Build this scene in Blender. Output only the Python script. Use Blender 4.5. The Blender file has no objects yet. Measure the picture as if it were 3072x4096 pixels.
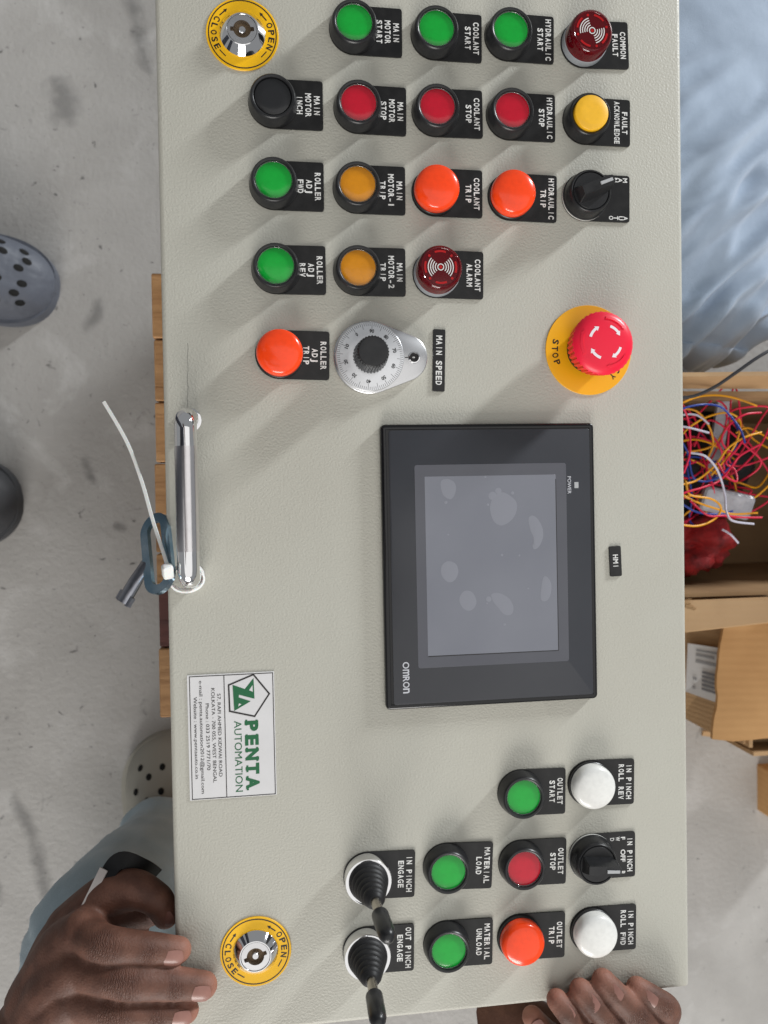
import bpy, bmesh, math, random
from mathutils import Vector, Matrix, noise as mnoise
random.seed(7)
PI = math.pi
scene = bpy.context.scene
C = scene.collection
H = 0.42                     # height of the panel face above the floor (m)

# ------------------------------------------------------------------ camera
cam_d = bpy.data.cameras.new('camera')
cam = bpy.data.objects.new('camera', cam_d)
C.objects.link(cam)
R = Matrix(((0.9914139927, -0.0162624479, 0.1297452420),
            (-0.0185475943, -0.9996930785, 0.0164236303),
            (0.1294383320, -0.0186890790, -0.9914113357)))
Rb = R.transposed() @ Matrix(((1, 0, 0), (0, -1, 0), (0, 0, -1)))
M4 = Rb.to_4x4()
M4.translation = Vector((-0.1339957, 0.0448427, H + 0.4924937))
cam.matrix_world = M4
cam_d.sensor_fit = 'VERTICAL'
cam_d.sensor_height = 36.0
cam_d.sensor_width = 27.0
cam_d.lens = 36.0 * 3078 / 4096
cam_d.clip_start = 0.01
cam_d.clip_end = 60
cam_d.dof.use_dof = True
cam_d.dof.focus_distance = 0.50
cam_d.dof.aperture_fstop = 8.0
scene.camera = cam

# ------------------------------------------------------------------ light
world = bpy.data.worlds.new('World')
scene.world = world
world.use_nodes = True
bgn = world.node_tree.nodes['Background']
bgn.inputs[0].default_value = (0.95, 0.975, 1.0, 1)
bgn.inputs[1].default_value = 0.275

def area(name, loc, target, sx, sy, power, col):
    d = bpy.data.lights.new(name, 'AREA')
    d.shape = 'RECTANGLE'; d.size = sx; d.size_y = sy
    d.energy = power; d.color = col
    o = bpy.data.objects.new(name, d); C.objects.link(o)
    o.location = loc
    o.rotation_euler = (Vector(target) - Vector(loc)).to_track_quat('-Z', 'Y').to_euler()
    return o
# open workshop door: low, cool daylight from the upper right of the picture
area('door_light', (4.6, 4.05, H + 1.36), (0, 0.1, H), 0.42, 1.0, 370, (0.95, 0.98, 1.0))
# roof lights above
area('roof_light', (0.6, -2.0, 4.2), (0.6, -1.8, 0.3), 6.6, 6.6, 102, (1.0, 0.975, 0.94))
# second doorway behind the people holding the panel
area('far_door_light', (-0.6, -4.4, 2.2), (-0.3, -0.6, 0.1), 2.6, 1.8, 190, (1.0, 0.97, 0.93))

vs = scene.view_settings
vs.view_transform = 'Standard'; vs.look = 'None'; vs.exposure = 0.0; vs.gamma = 1.0
vs.use_curve_mapping = False
scene.render.engine = 'CYCLES'

# ------------------------------------------------------------------ materials
MATS = {}
def mat(name, col=(.5, .5, .5), rough=.5, metal=0., spec=.5, coat=0., coat_rough=.1, trans=0., ior=1.45,
        var=None, bump=None, emis=None, sss=0., sheen=0.):
    """var=(colour2, scale, detail, contrast lo, hi); bump=[(scale, detail, distance mm), ...]"""
    if name in MATS: return MATS[name]
    m = bpy.data.materials.new(name); m.use_nodes = True
    nt = m.node_tree; b = nt.nodes['Principled BSDF']
    b.inputs['Base Color'].default_value = (*col, 1)
    b.inputs['Roughness'].default_value = rough
    b.inputs['Metallic'].default_value = metal
    b.inputs['Specular IOR Level'].default_value = spec
    b.inputs['Coat Weight'].default_value = coat
    b.inputs['Coat Roughness'].default_value = coat_rough
    b.inputs['Transmission Weight'].default_value = trans
    b.inputs['IOR'].default_value = ior
    b.inputs['Sheen Weight'].default_value = sheen
    if sss:
        b.inputs['Subsurface Weight'].default_value = sss
        b.inputs['Subsurface Radius'].default_value = (.004, .0015, .001)
        b.inputs['Subsurface Scale'].default_value = 1.0
    if emis:
        b.inputs['Emission Color'].default_value = (*emis[0], 1); b.inputs['Emission Strength'].default_value = emis[1]
    tc = nt.nodes.new('ShaderNodeTexCoord')
    if var:
        n = nt.nodes.new('ShaderNodeTexNoise'); n.inputs['Scale'].default_value = var[1]; n.inputs['Detail'].default_value = var[2]
        nt.links.new(tc.outputs['Object'], n.inputs['Vector'])
        r = nt.nodes.new('ShaderNodeMapRange'); r.inputs[1].default_value = var[3]; r.inputs[2].default_value = var[4]
        nt.links.new(n.outputs['Fac'], r.inputs[0])
        x = nt.nodes.new('ShaderNodeMix'); x.data_type = 'RGBA'
        x.inputs[6].default_value = (*col, 1); x.inputs[7].default_value = (*var[0], 1)
        nt.links.new(r.outputs[0], x.inputs[0]); nt.links.new(x.outputs[2], b.inputs['Base Color'])
    if bump:
        prev = None
        for sc, det, dist in bump:
            n = nt.nodes.new('ShaderNodeTexNoise'); n.inputs['Scale'].default_value = sc; n.inputs['Detail'].default_value = det
            nt.links.new(tc.outputs['Object'], n.inputs['Vector'])
            bp = nt.nodes.new('ShaderNodeBump'); bp.inputs['Strength'].default_value = 1; bp.inputs['Distance'].default_value = dist / 1000
            nt.links.new(n.outputs['Fac'], bp.inputs['Height'])
            if prev: nt.links.new(prev.outputs[0], bp.inputs['Normal'])
            prev = bp
        nt.links.new(prev.outputs[0], b.inputs['Normal'])
    MATS[name] = m
    return m

mat('panel_paint', (.472, .465, .408), .45, spec=.4, var=((.445, .432, .375), 7, 5, .35, .7), bump=[(690, 1.5, .28), (9, 2, .5)])
mat('black_plastic', (.012, .0125, .014), .33, var=((.02, .02, .021), 200, 3, .3, .8), bump=[(2500, 2, .02)])
mat('black_gloss', (.008, .008, .009), .12)
mat('engraved_plate', (.008, .0078, .008), .30, var=((.018, .0175, .0175), 120, 5, .45, .8), bump=[(900, 3, .03)])
mat('engraved_white', (.72, .72, .70), .6)
mat('rubber', (.012, .012, .013), .5)
def capmat(n, c, r=.2): return mat(n, c, r, coat=.3, coat_rough=.08, var=(tuple(v * .93 for v in c), 300, 2, .4, .7))
capmat('cap_green', (.002, .36, .035)); capmat('cap_red', (.50, .004, .022)); capmat('cap_amber', (.62, .235, .003))
capmat('cap_yellow', (.92, .50, .018), .4); capmat('cap_black', (.010, .0105, .012), .35)
capmat('dome_orange', (.97, .062, .006), .22); capmat('dome_white', (.80, .80, .77), .25)
mat('lens_rim', (.75, .8, .78), .06, trans=.9)
mat('buzzer_red', (.30, .002, .012), .08, trans=.72, ior=1.46)
mat('buzzer_core', (.05, .004, .008), .4)
mat('buzzer_slot', (.42, .004, .006), .25)
mat('grey_ring', (.28, .30, .32), .4)
mat('light_ring', (.6, .6, .57), .5)
mat('chrome', (.83, .83, .84), .05, metal=1)
mat('satin_steel', (.80, .78, .79), .22, metal=1, var=((.74, .72, .73), 60, 2, .4, .6))
mat('brushed_steel', (.66, .66, .67), .27, metal=1)
mat('rod_steel', (.50, .46, .40), .22, metal=1)
mat('zinc', (.17, .27, .35), .22, metal=1, var=((.34, .43, .50), 60, 3, .42, .68))
mat('key_shank', (.36, .37, .41), .3, metal=1, var=((.25, .26, .30), 90, 3, .4, .65))
mat('lock_yellow', (.90, .50, .004), .35)
mat('stop_yellow', (.88, .43, .006), .38)
mat('print_black', (.012, .010, .010), .5)
mat('brass_dark', (.16, .11, .065), .45, metal=.5)
mat('estop_red', (.86, .010, .045), .36, bump=[(1800, 2, .02)])
mat('estop_white', (.85, .80, .84), .5)
mat('dial_silver', (.72, .73, .75), .3, metal=.75)
mat('dial_ink', (.02, .02, .02), .5)
mat('hmi_overlay', (.040, .042, .049), .26, spec=.5, var=((.046, .048, .055), 18, 4, .35, .7), bump=[(60, 2, .05)])
mat('hmi_window', (.085, .087, .104), .28, var=((.095, .098, .114), 22, 3, .35, .7))
mat('hmi_display', (.172, .180, .212), .25, var=((.195, .203, .235), 16, 3, .35, .7))
mat('hmi_bubble', (.225, .233, .268), .25)
mat('hmi_ink', (.55, .56, .60), .5)
mat('hmi_led', (.42, .43, .44), .5)
mat('plate_white', (.66, .655, .66), .3, var=((.60, .595, .60), 40, 4, .4, .8))
mat('print_green', (.006, .115, .040), .45)
mat('pencil', (.10, .095, .09), .8)
mat('nylon', (.80, .80, .78), .35, sss=.2)
mat('yellow_wire', (.72, .32, .008), .38); mat('pink_wire', (.60, .008, .05), .38); mat('blue_wire', (.01, .04, .26), .38)
mat('white_wire', (.46, .45, .54), .4); mat('dark_wire', (.03, .03, .035), .4)
mat('clear_pack', (.40, .40, .44), .3, coat=.3, var=((.22, .22, .25), 60, 4, .35, .7), bump=[(70, 3, 2.5)])
mat('red_cloth', (.32, .010, .012), .7, var=((.08, .004, .006), 60, 4, .4, .7), bump=[(90, 4, 3)])
mat('dark_junk', (.012, .011, .013), .6, bump=[(80, 3, 2)])
mat('paper', (.62, .62, .62), .7)
mat('print_grey', (.16, .16, .17), .7)
mat('watch_black', (.008, .008, .009), .4)
mat('watch_face', (.50, .46, .44), .25)
mat('nail', (.30, .145, .115), .38, coat=.1, var=((.25, .115, .09), 120, 2, .3, .7))
mat('clog_blue', (.095, .105, .13), .55, bump=[(45, 2, 4.0)])
mat('clog_shaded', (.045, .047, .052), .6, bump=[(50, 2, 1.0)])  # second clog of the pair, shade painted in as a darker colour
mat('clog_beige', (.34, .325, .28), .6, bump=[(60, 2, .6)])
mat('hole_dark', (.006, .006, .006), .9)
mat('dark_trousers', (.02, .022, .03), .9)

def fabric(name, c1, c2, scale):
    m = mat(name, c1, .85, spec=.25, sheen=.25, var=(c2, 30, 5, .35, .7), bump=[(scale, 3, .35), (25, 3, 1.6)])
    return m
fabric('trouser_blue', (.33, .405, .51), (.27, .335, .43), 1100)
fabric('jeans', (.38, .48, .535), (.27, .36, .415), 900)

def skin():
    m = bpy.data.materials.new('skin'); m.use_nodes = True; nt = m.node_tree; L = nt.links.new; N = nt.nodes.new
    b = nt.nodes['Principled BSDF']; tc = N('ShaderNodeTexCoord')
    at = N('ShaderNodeAttribute'); at.attribute_name = 'mask'
    sp = N('ShaderNodeSeparateColor'); L(at.outputs['Color'], sp.inputs[0])
    n = N('ShaderNodeTexNoise'); n.inputs['Scale'].default_value = 90; n.inputs['Detail'].default_value = 6; L(tc.outputs['Object'], n.inputs['Vector'])
    mr = N('ShaderNodeMapRange'); mr.inputs[1].default_value = .35; mr.inputs[2].default_value = .68; L(n.outputs['Fac'], mr.inputs[0])
    a = N('ShaderNodeMix'); a.data_type = 'RGBA'; a.inputs[6].default_value = (.095, .040, .026, 1); a.inputs[7].default_value = (.150, .066, .043, 1); L(mr.outputs[0], a.inputs[0])
    t = N('ShaderNodeMix'); t.data_type = 'RGBA'; t.inputs[7].default_value = (.31, .14, .098, 1); L(a.outputs[2], t.inputs[6]); L(sp.outputs[0], t.inputs[0])
    k = N('ShaderNodeMix'); k.data_type = 'RGBA'; k.inputs[7].default_value = (.065, .027, .019, 1); L(t.outputs[2], k.inputs[6])
    w = N('ShaderNodeTexWave'); w.inputs['Scale'].default_value = 210; w.inputs['Distortion'].default_value = 9; w.inputs['Detail'].default_value = 3; w.inputs['Detail Scale'].default_value = 2
    L(tc.outputs['Object'], w.inputs['Vector'])
    mu = N('ShaderNodeMath'); mu.operation = 'MULTIPLY'; L(w.outputs['Fac'], mu.inputs[0]); L(sp.outputs[1], mu.inputs[1])
    mk = N('ShaderNodeMath'); mk.operation = 'MULTIPLY'; mk.inputs[1].default_value = .38; L(mu.outputs[0], mk.inputs[0]); L(mk.outputs[0], k.inputs[0])
    L(k.outputs[2], b.inputs['Base Color'])
    n2 = N('ShaderNodeTexNoise'); n2.inputs['Scale'].default_value = 700; n2.inputs['Detail'].default_value = 4; L(tc.outputs['Object'], n2.inputs['Vector'])
    b1 = N('ShaderNodeBump'); b1.inputs['Distance'].default_value = .00035; b1.inputs['Strength'].default_value = 1; L(n2.outputs['Fac'], b1.inputs['Height'])
    b2 = N('ShaderNodeBump'); b2.invert = True; b2.inputs['Distance'].default_value = .00036; b2.inputs['Strength'].default_value = 1; L(mu.outputs[0], b2.inputs['Height']); L(b1.outputs[0], b2.inputs['Normal'])
    L(b2.outputs[0], b.inputs['Normal'])
    b.inputs['Roughness'].default_value = .6; b.inputs['Specular IOR Level'].default_value = .4
    b.inputs['Subsurface Weight'].default_value = .06; b.inputs['Subsurface Radius'].default_value = (.004, .0012, .0008); b.inputs['Subsurface Scale'].default_value = 1
    MATS['skin'] = m
skin()

def concrete():
    m = bpy.data.materials.new('concrete'); m.use_nodes = True; nt = m.node_tree; L = nt.links.new; N = nt.nodes.new
    b = nt.nodes['Principled BSDF']; tc = N('ShaderNodeTexCoord')
    def noise(sc, det, rough=.55, dist=0):
        n = N('ShaderNodeTexNoise'); n.inputs['Scale'].default_value = sc; n.inputs['Detail'].default_value = det
        n.inputs['Roughness'].default_value = rough; n.inputs['Distortion'].default_value = dist
        L(tc.outputs['Object'], n.inputs['Vector']); return n
    def rng(n, lo, hi):
        r = N('ShaderNodeMapRange'); r.inputs[1].default_value = lo; r.inputs[2].default_value = hi; L(n.outputs['Fac'], r.inputs[0]); return r
    def mix(a, c, f):
        x = N('ShaderNodeMix'); x.data_type = 'RGBA'
        if isinstance(a, tuple): x.inputs[6].default_value = (*a, 1)
        else: L(a.outputs[2], x.inputs[6])
        x.inputs[7].default_value = (*c, 1); L(f.outputs[0], x.inputs[0]); return x
    x = mix((.41, .398, .38), (.31, .298, .282), rng(noise(4.5, 7, .6, .3), .38, .66))
    x = mix(x, (.47, .46, .445), rng(noise(11, 6, .6, .5), .54, .72))
    x = mix(x, (.16, .155, .15), rng(noise(30, 7, .7, 1.2), .64, .76))
    x = mix(x, (.09, .088, .085), rng(noise(70, 4, .6, .4), .665, .74))
    x = mix(x, (.12, .115, .11), rng(noise(330, 2, .5, 0), .70, .76))
    L(x.outputs[2], b.inputs['Base Color'])
    rr = rng(noise(9, 5), .3, .7); rr.inputs[3].default_value = .42; rr.inputs[4].default_value = .7; L(rr.outputs[0], b.inputs['Roughness'])
    bp = N('ShaderNodeBump'); bp.inputs['Distance'].default_value = .0008; L(noise(160, 5).outputs['Fac'], bp.inputs['Height']); L(bp.outputs[0], b.inputs['Normal'])
    MATS['concrete'] = m
concrete()

def smear(name, col, sc, lo, hi):
    m = bpy.data.materials.new(name); m.use_nodes = True; nt = m.node_tree; L = nt.links.new; N = nt.nodes.new
    b = nt.nodes['Principled BSDF']; b.inputs['Base Color'].default_value = (*col, 1); b.inputs['Roughness'].default_value = .7
    tc = N('ShaderNodeTexCoord'); n = N('ShaderNodeTexNoise'); n.inputs['Scale'].default_value = sc; n.inputs['Detail'].default_value = 5; L(tc.outputs['Object'], n.inputs['Vector'])
    at = N('ShaderNodeAttribute'); at.attribute_name = 'mask'
    ad = N('ShaderNodeMath'); ad.operation = 'MULTIPLY'; L(n.outputs['Fac'], ad.inputs[0]); L(at.outputs['Fac'], ad.inputs[1])
    r = N('ShaderNodeMapRange'); r.inputs[1].default_value = lo; r.inputs[2].default_value = hi; r.inputs[4].default_value = .28; L(ad.outputs[0], r.inputs[0]); L(r.outputs[0], b.inputs['Alpha'])
    MATS[name] = m
smear('scuff', (.09, .09, .092), 45, .2, .5)

def wood(name, c1, c2, axis_scale):
    m = bpy.data.materials.new(name); m.use_nodes = True; nt = m.node_tree; L = nt.links.new; N = nt.nodes.new
    b = nt.nodes['Principled BSDF']; b.inputs['Roughness'].default_value = .65
    tc = N('ShaderNodeTexCoord'); oi = N('ShaderNodeObjectInfo'); mp = N('ShaderNodeMapping'); mp.inputs['Scale'].default_value = axis_scale
    L(tc.outputs['Object'], mp.inputs['Vector'])
    va = N('ShaderNodeVectorMath'); va.operation = 'ADD'; L(mp.outputs[0], va.inputs[0]); L(oi.outputs['Random'], va.inputs[1])
    n = N('ShaderNodeTexNoise'); n.inputs['Scale'].default_value = 6; n.inputs['Detail'].default_value = 6; n.inputs['Distortion'].default_value = 1.2; L(va.outputs[0], n.inputs['Vector'])
    r = N('ShaderNodeMapRange'); r.inputs[1].default_value = .32; r.inputs[2].default_value = .7; L(n.outputs['Fac'], r.inputs[0])
    x = N('ShaderNodeMix'); x.data_type = 'RGBA'; x.inputs[6].default_value = (*c1, 1); x.inputs[7].default_value = (*c2, 1); L(r.outputs[0], x.inputs[0])
    hs = N('ShaderNodeHueSaturation'); L(x.outputs[2], hs.inputs['Color'])
    vr = N('ShaderNodeMapRange'); vr.inputs[3].default_value = .72; vr.inputs[4].default_value = 1.3; L(oi.outputs['Random'], vr.inputs[0]); L(vr.outputs[0], hs.inputs['Value'])
    L(hs.outputs[0], b.inputs['Base Color'])
    bp = N('ShaderNodeBump'); bp.inputs['Distance'].default_value = .0008; L(n.outputs['Fac'], bp.inputs['Height']); L(bp.outputs[0], b.inputs['Normal'])
    MATS[name] = m
wood('pine', (.52, .29, .13), (.33, .165, .065), (3, 22, 22))
wood('red_wood', (.16, .055, .045), (.085, .03, .026), (3, 18, 18))

def card(name, c1, c2, freq, amt):
    m = bpy.data.materials.new(name); m.use_nodes = True; nt = m.node_tree; L = nt.links.new; N = nt.nodes.new
    b = nt.nodes['Principled BSDF']; b.inputs['Roughness'].default_value = .75; b.inputs['Specular IOR Level'].default_value = .25
    tc = N('ShaderNodeTexCoord')
    n = N('ShaderNodeTexNoise'); n.inputs['Scale'].default_value = 14; n.inputs['Detail'].default_value = 6; L(tc.outputs['Object'], n.inputs['Vector'])
    r = N('ShaderNodeMapRange'); r.inputs[1].default_value = .35; r.inputs[2].default_value = .7; L(n.outputs['Fac'], r.inputs[0])
    x = N('ShaderNodeMix'); x.data_type = 'RGBA'; x.inputs[6].default_value = (*c1, 1); x.inputs[7].default_value = (*c2, 1); L(r.outputs[0], x.inputs[0])
    w = N('ShaderNodeTexWave'); w.bands_direction = 'Y'; w.inputs['Scale'].default_value = freq; w.inputs['Distortion'].default_value = .6; L(tc.outputs['Object'], w.inputs['Vector'])
    bp = N('ShaderNodeBump'); bp.inputs['Distance'].default_value = amt / 1000; L(w.outputs['Fac'], bp.inputs['Height']); L(bp.outputs[0], b.inputs['Normal'])
    L(x.outputs[2], b.inputs['Base Color'])
    MATS[name] = m
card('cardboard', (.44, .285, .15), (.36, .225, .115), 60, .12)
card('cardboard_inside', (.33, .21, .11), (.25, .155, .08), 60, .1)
card('cardboard_orange', (.52, .30, .13), (.43, .235, .095), 40, .09)

# ------------------------------------------------------------------ mesh helpers
WORLD = {}
def P(x, y, h): return Vector((x / 1000, y / 1000, H + h / 1000))

class MB:
    """collects shapes in metres (or mm with S) for one mesh"""
    def __init__(s): s.v = []; s.f = []; s.mi = []
    def add(s, vs, fs, m=0):
        o = len(s.v); s.v += [tuple(v) for v in vs]
        for f in fs: s.f.append(tuple(i + o for i in f)); s.mi.append(m)
        return s
    def lathe(s, prof, n=48, m=0, c=(0, 0), mat4=None, cap0=False, cap1=True, rfun=None):
        vs = []; fs = []
        for r, z in prof:
            for i in range(n):
                a = 2 * PI * i / n
                rr = r if rfun is None else r + rfun(i, n, z)
                vs.append((c[0] + rr * math.cos(a), c[1] + rr * math.sin(a), z))
        for k in range(len(prof) - 1):
            for i in range(n):
                j = (i + 1) % n
                fs.append((k * n + i, k * n + j, (k + 1) * n + j, (k + 1) * n + i))
        if cap0: fs.append(tuple(range(n - 1, -1, -1)))
        if cap1: fs.append(tuple((len(prof) - 1) * n + i for i in range(n)))
        if mat4: vs = [mat4 @ Vector(v) for v in vs]
        return s.add(vs, fs, m)
    def prism(s, pts, z0, z1, m=0, bottom=True):
        n = len(pts)
        vs = [(x, y, z0) for x, y in pts] + [(x, y, z1) for x, y in pts]
        fs = [tuple(range(n, 2 * n))] + ([tuple(range(n - 1, -1, -1))] if bottom else [])
        fs += [(i, (i + 1) % n, n + (i + 1) % n, n + i) for i in range(n)]
        return s.add(vs, fs, m)
    def flat(s, pts, z, m=0):
        return s.add([(x, y, z) for x, y in pts], [tuple(range(len(pts)))], m)
    def stack(s, w, h, r, layers, m=0, c=(0, 0), cap0=True, cap1=True, seg=6):
        """rounded rectangles w x h, layers = [(inset, z), ...]"""
        vs = []; fs = []; n = 4 * (seg + 1)
        for ins, z in layers:
            for x, y in rrect(w - 2 * ins, h - 2 * ins, max(r - ins, .05), seg): vs.append((c[0] + x, c[1] + y, z))
        for k in range(len(layers) - 1):
            for i in range(n):
                j = (i + 1) % n
                fs.append((k * n + i, k * n + j, (k + 1) * n + j, (k + 1) * n + i))
        if cap0: fs.append(tuple(range(n - 1, -1, -1)))
        if cap1: fs.append(tuple((len(layers) - 1) * n + i for i in range(n)))
        return s.add(vs, fs, m)
    def box(s, a, b, m=0):
        x0, y0, z0 = a; x1, y1, z1 = b
        vs = [(x0, y0, z0), (x1, y0, z0), (x1, y1, z0), (x0, y1, z0), (x0, y0, z1), (x1, y0, z1), (x1, y1, z1), (x0, y1, z1)]
        return s.add(vs, [(0, 3, 2, 1), (4, 5, 6, 7), (0, 1, 5, 4), (1, 2, 6, 5), (2, 3, 7, 6), (3, 0, 4, 7)], m)
    def tube(s, pts, rad, n=12, m=0, caps=True, flat=None):
        pts = [Vector(p) for p in pts]; k = len(pts)
        if not hasattr(rad, '__len__'): rad = [rad] * k
        vs = []; fs = []; prev = None
        for i in range(k):
            t = (pts[min(i + 1, k - 1)] - pts[max(i - 1, 0)]).normalized()
            if prev is None:
                up = Vector((0, 0, 1)) if abs(t.z) < .9 else Vector((1, 0, 0))
                u = t.cross(up).normalized()
            else:
                u = (prev - t * prev.dot(t)).normalized()
            prev = u; w = t.cross(u)
            for j in range(n):
                a = 2 * PI * j / n
                fl = 1 if flat is None else flat
                vs.append(pts[i] + u * (math.cos(a) * rad[i]) + w * (math.sin(a) * rad[i] * fl))
        for i in range(k - 1):
            for j in range(n):
                q = (j + 1) % n
                fs.append((i * n + j, i * n + q, (i + 1) * n + q, (i + 1) * n + j))
        if caps: fs.append(tuple(range(n - 1, -1, -1))); fs.append(tuple((k - 1) * n + j for j in range(n)))
        return s.add(vs, fs, m)
    def text(s, t, cx, cy, z, cap, width=None, rot=-PI / 2, m=1, bold=.028, align='C', pitch=None):
        """flat lettering; local x runs along rot"""
        vs, fs, bb = glyphs(t, bold)
        k = cap / CAPH; kx = k
        w = bb[1] - bb[0]
        if width: kx = width / w
        off = (bb[0] + bb[1]) / 2 if align == 'C' else bb[0]
        cs, sn = math.cos(rot), math.sin(rot)
        out = []
        for x, y in vs:
            X = (x - off) * kx; Y = y * k - cap / 2
            out.append((cx + X * cs - Y * sn, cy + X * sn + Y * cs, z))
        return s.add(out, fs, m)
    def spaced(s, t, cx, cy, z, cap, pitch, m=1):
        """engraved capitals on an even pitch, read towards -y"""
        n = len(t)
        for i, ch in enumerate(t):
            if ch == ' ': continue
            w = pitch * {'I': .15, '1': .32, '-': .6, 'M': .88, 'W': .92, 'J': .66}.get(ch, .80)
            s.text(ch, cx, cy + ((n - 1) / 2 - i) * pitch, z, cap, w, m=m, bold=.032)
        return s
    def mesh(s, name, mats, scale=1.0, origin=(0, 0, 0), angle=35, smooth=True):
        me = bpy.data.meshes.new(name)
        ox, oy, oz = origin
        me.from_pydata([((x - ox) * scale, (y - oy) * scale, (z - oz) * scale) for x, y, z in s.v], [], s.f)
        for mm in (mats if isinstance(mats, (list, tuple)) else [mats]): me.materials.append(MATS[mm])
        me.polygons.foreach_set('material_index', s.mi)
        if smooth:
            me.polygons.foreach_set('use_smooth', [True] * len(me.polygons))
            me.set_sharp_from_angle(angle=math.radians(angle))
        me.update()
        return me

def rrect(w, h, r, seg=6):
    out = []
    for cx, cy, a0 in ((w / 2 - r, h / 2 - r, 0), (-w / 2 + r, h / 2 - r, PI / 2), (-w / 2 + r, -h / 2 + r, PI), (w / 2 - r, -h / 2 + r, 1.5 * PI)):
        for i in range(seg + 1):
            a = a0 + PI / 2 * i / seg
            out.append((cx + r * math.cos(a), cy + r * math.sin(a)))
    return out

GL = {}
def glyphs(t, bold):
    if (t, bold) in GL: return GL[(t, bold)]
    cu = bpy.data.curves.new('lettering', 'FONT'); cu.body = t; cu.size = 1; cu.offset = bold; cu.resolution_u = 3
    o = bpy.data.objects.new('lettering', cu); C.objects.link(o)
    dg = bpy.context.evaluated_depsgraph_get()
    me = bpy.data.meshes.new_from_object(o.evaluated_get(dg))
    vs = [(v.co.x, v.co.y) for v in me.vertices]; fs = [tuple(p.vertices) for p in me.polygons]
    # keep every face turned up
    out = []
    for f in fs:
        a = sum(vs[f[i]][0] * vs[f[(i + 1) % len(f)]][1] - vs[f[(i + 1) % len(f)]][0] * vs[f[i]][1] for i in range(len(f)))
        out.append(f if a > 0 else tuple(reversed(f)))
    xs = [v[0] for v in vs]
    r = (vs, out, (min(xs), max(xs)))
    bpy.data.objects.remove(o); bpy.data.curves.remove(cu); bpy.data.meshes.remove(me)
    GL[(t, bold)] = r
    return r
CAPH = 1.0
_v, _f, _b = glyphs('H', 0.0)
CAPH = max(v[1] for v in _v)

def link(name, me, parent=None, loc=(0, 0, 0), rot=(0, 0, 0)):
    o = bpy.data.objects.new(name, me); C.objects.link(o)
    if parent: o.parent = parent; o.location = Vector(loc) - WORLD.get(parent.name, Vector((0, 0, 0)))
    else: o.location = loc
    o.rotation_euler = rot
    WORLD[o.name] = Vector(loc)
    return o
def tag(o, label=None, cat=None, group=None, kind=None):
    if label: o['label'] = label
    if cat: o['category'] = cat
    if group: o['group'] = group
    if kind: o['kind'] = kind
    return o
def thing(name, loc, label, cat, group=None): return tag(link(name, None, None, loc), label, cat, group)
MM = .001

# ------------------------------------------------------------------ floor
bm = MB(); n = 24
for i in range(n + 1):
    for j in range(n + 1): bm.v.append((-4 + 8 * i / n, -4 + 8 * j / n, 0))
for i in range(n):
    for j in range(n): bm.f.append((i * (n + 1) + j, (i + 1) * (n + 1) + j, (i + 1) * (n + 1) + j + 1, i * (n + 1) + j + 1)); bm.mi.append(0)
floor = tag(link('floor', bm.mesh('floor', 'concrete')), kind='structure')

def scuff(pts, w, z=.001):
    """a dirt streak lying on the concrete, soft towards its rim (mask attribute)"""
    b = MB(); pts = [Vector(p) for p in pts]; k = len(pts); mask = []
    for i, p in enumerate(pts):
        t = (pts[min(i + 1, k - 1)] - pts[max(i - 1, 0)]).normalized(); s = Vector((-t.y, t.x))
        e = math.sin(PI * (i + .02) / (k - 1 + .04))
        for q in (-1, -.5, 0, .5, 1):
            b.v.append((p.x + s.x * w * q, p.y + s.y * w * q, z)); mask.append((1 - abs(q)) * min(1, e * 1.6))
    for i in range(k - 1):
        for q in range(4): a = i * 5 + q; b.f.append((a, a + 1, a + 6, a + 5)); b.mi.append(0)
    me = b.mesh('scuff_mark', 'scuff')
    at = me.attributes.new('mask', 'FLOAT', 'POINT'); at.data.foreach_set('value', mask)
    o = link('scuff_mark', me, floor)
    return o
def fl(x0, y0, x1, y1, n=6, bend=0):
    d = Vector((x1 - x0, y1 - y0)); s = Vector((-d.y, d.x)) * bend
    return [(x0 + d.x * i / n + s.x * math.sin(PI * i / n), y0 + d.y * i / n + s.y * math.sin(PI * i / n)) for i in range(n + 1)]
SCUFFS = [(fl(-.452, -.262, -.405, -.45, 8, .05), .018), (fl(-.47, -.36, -.462, -.42), .016), (fl(-.335, .282, -.358, .235, 6, .1), .016),
          (fl(-.385, .53, -.36, .46), .04), (fl(-.30, .64, -.275, .52), .022), (fl(-.36, .10, -.345, .06), .012), (fl(-.26, .47, -.25, .36), .006),
          (fl(-.33, .02, -.31, .012), .01), (fl(-.27, -.02, -.30, -.035), .014), (fl(.40, -.43, .42, -.46), .014), (fl(.385, -.30, .39, -.33), .012),
          (fl(-.40, -.03, -.38, -.05), .01), (fl(-.43, -.08, -.41, -.07), .012), (fl(-.31, .2, -.29, .12), .012)]
for pts, w in SCUFFS[:8]: scuff(pts, w)

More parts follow.
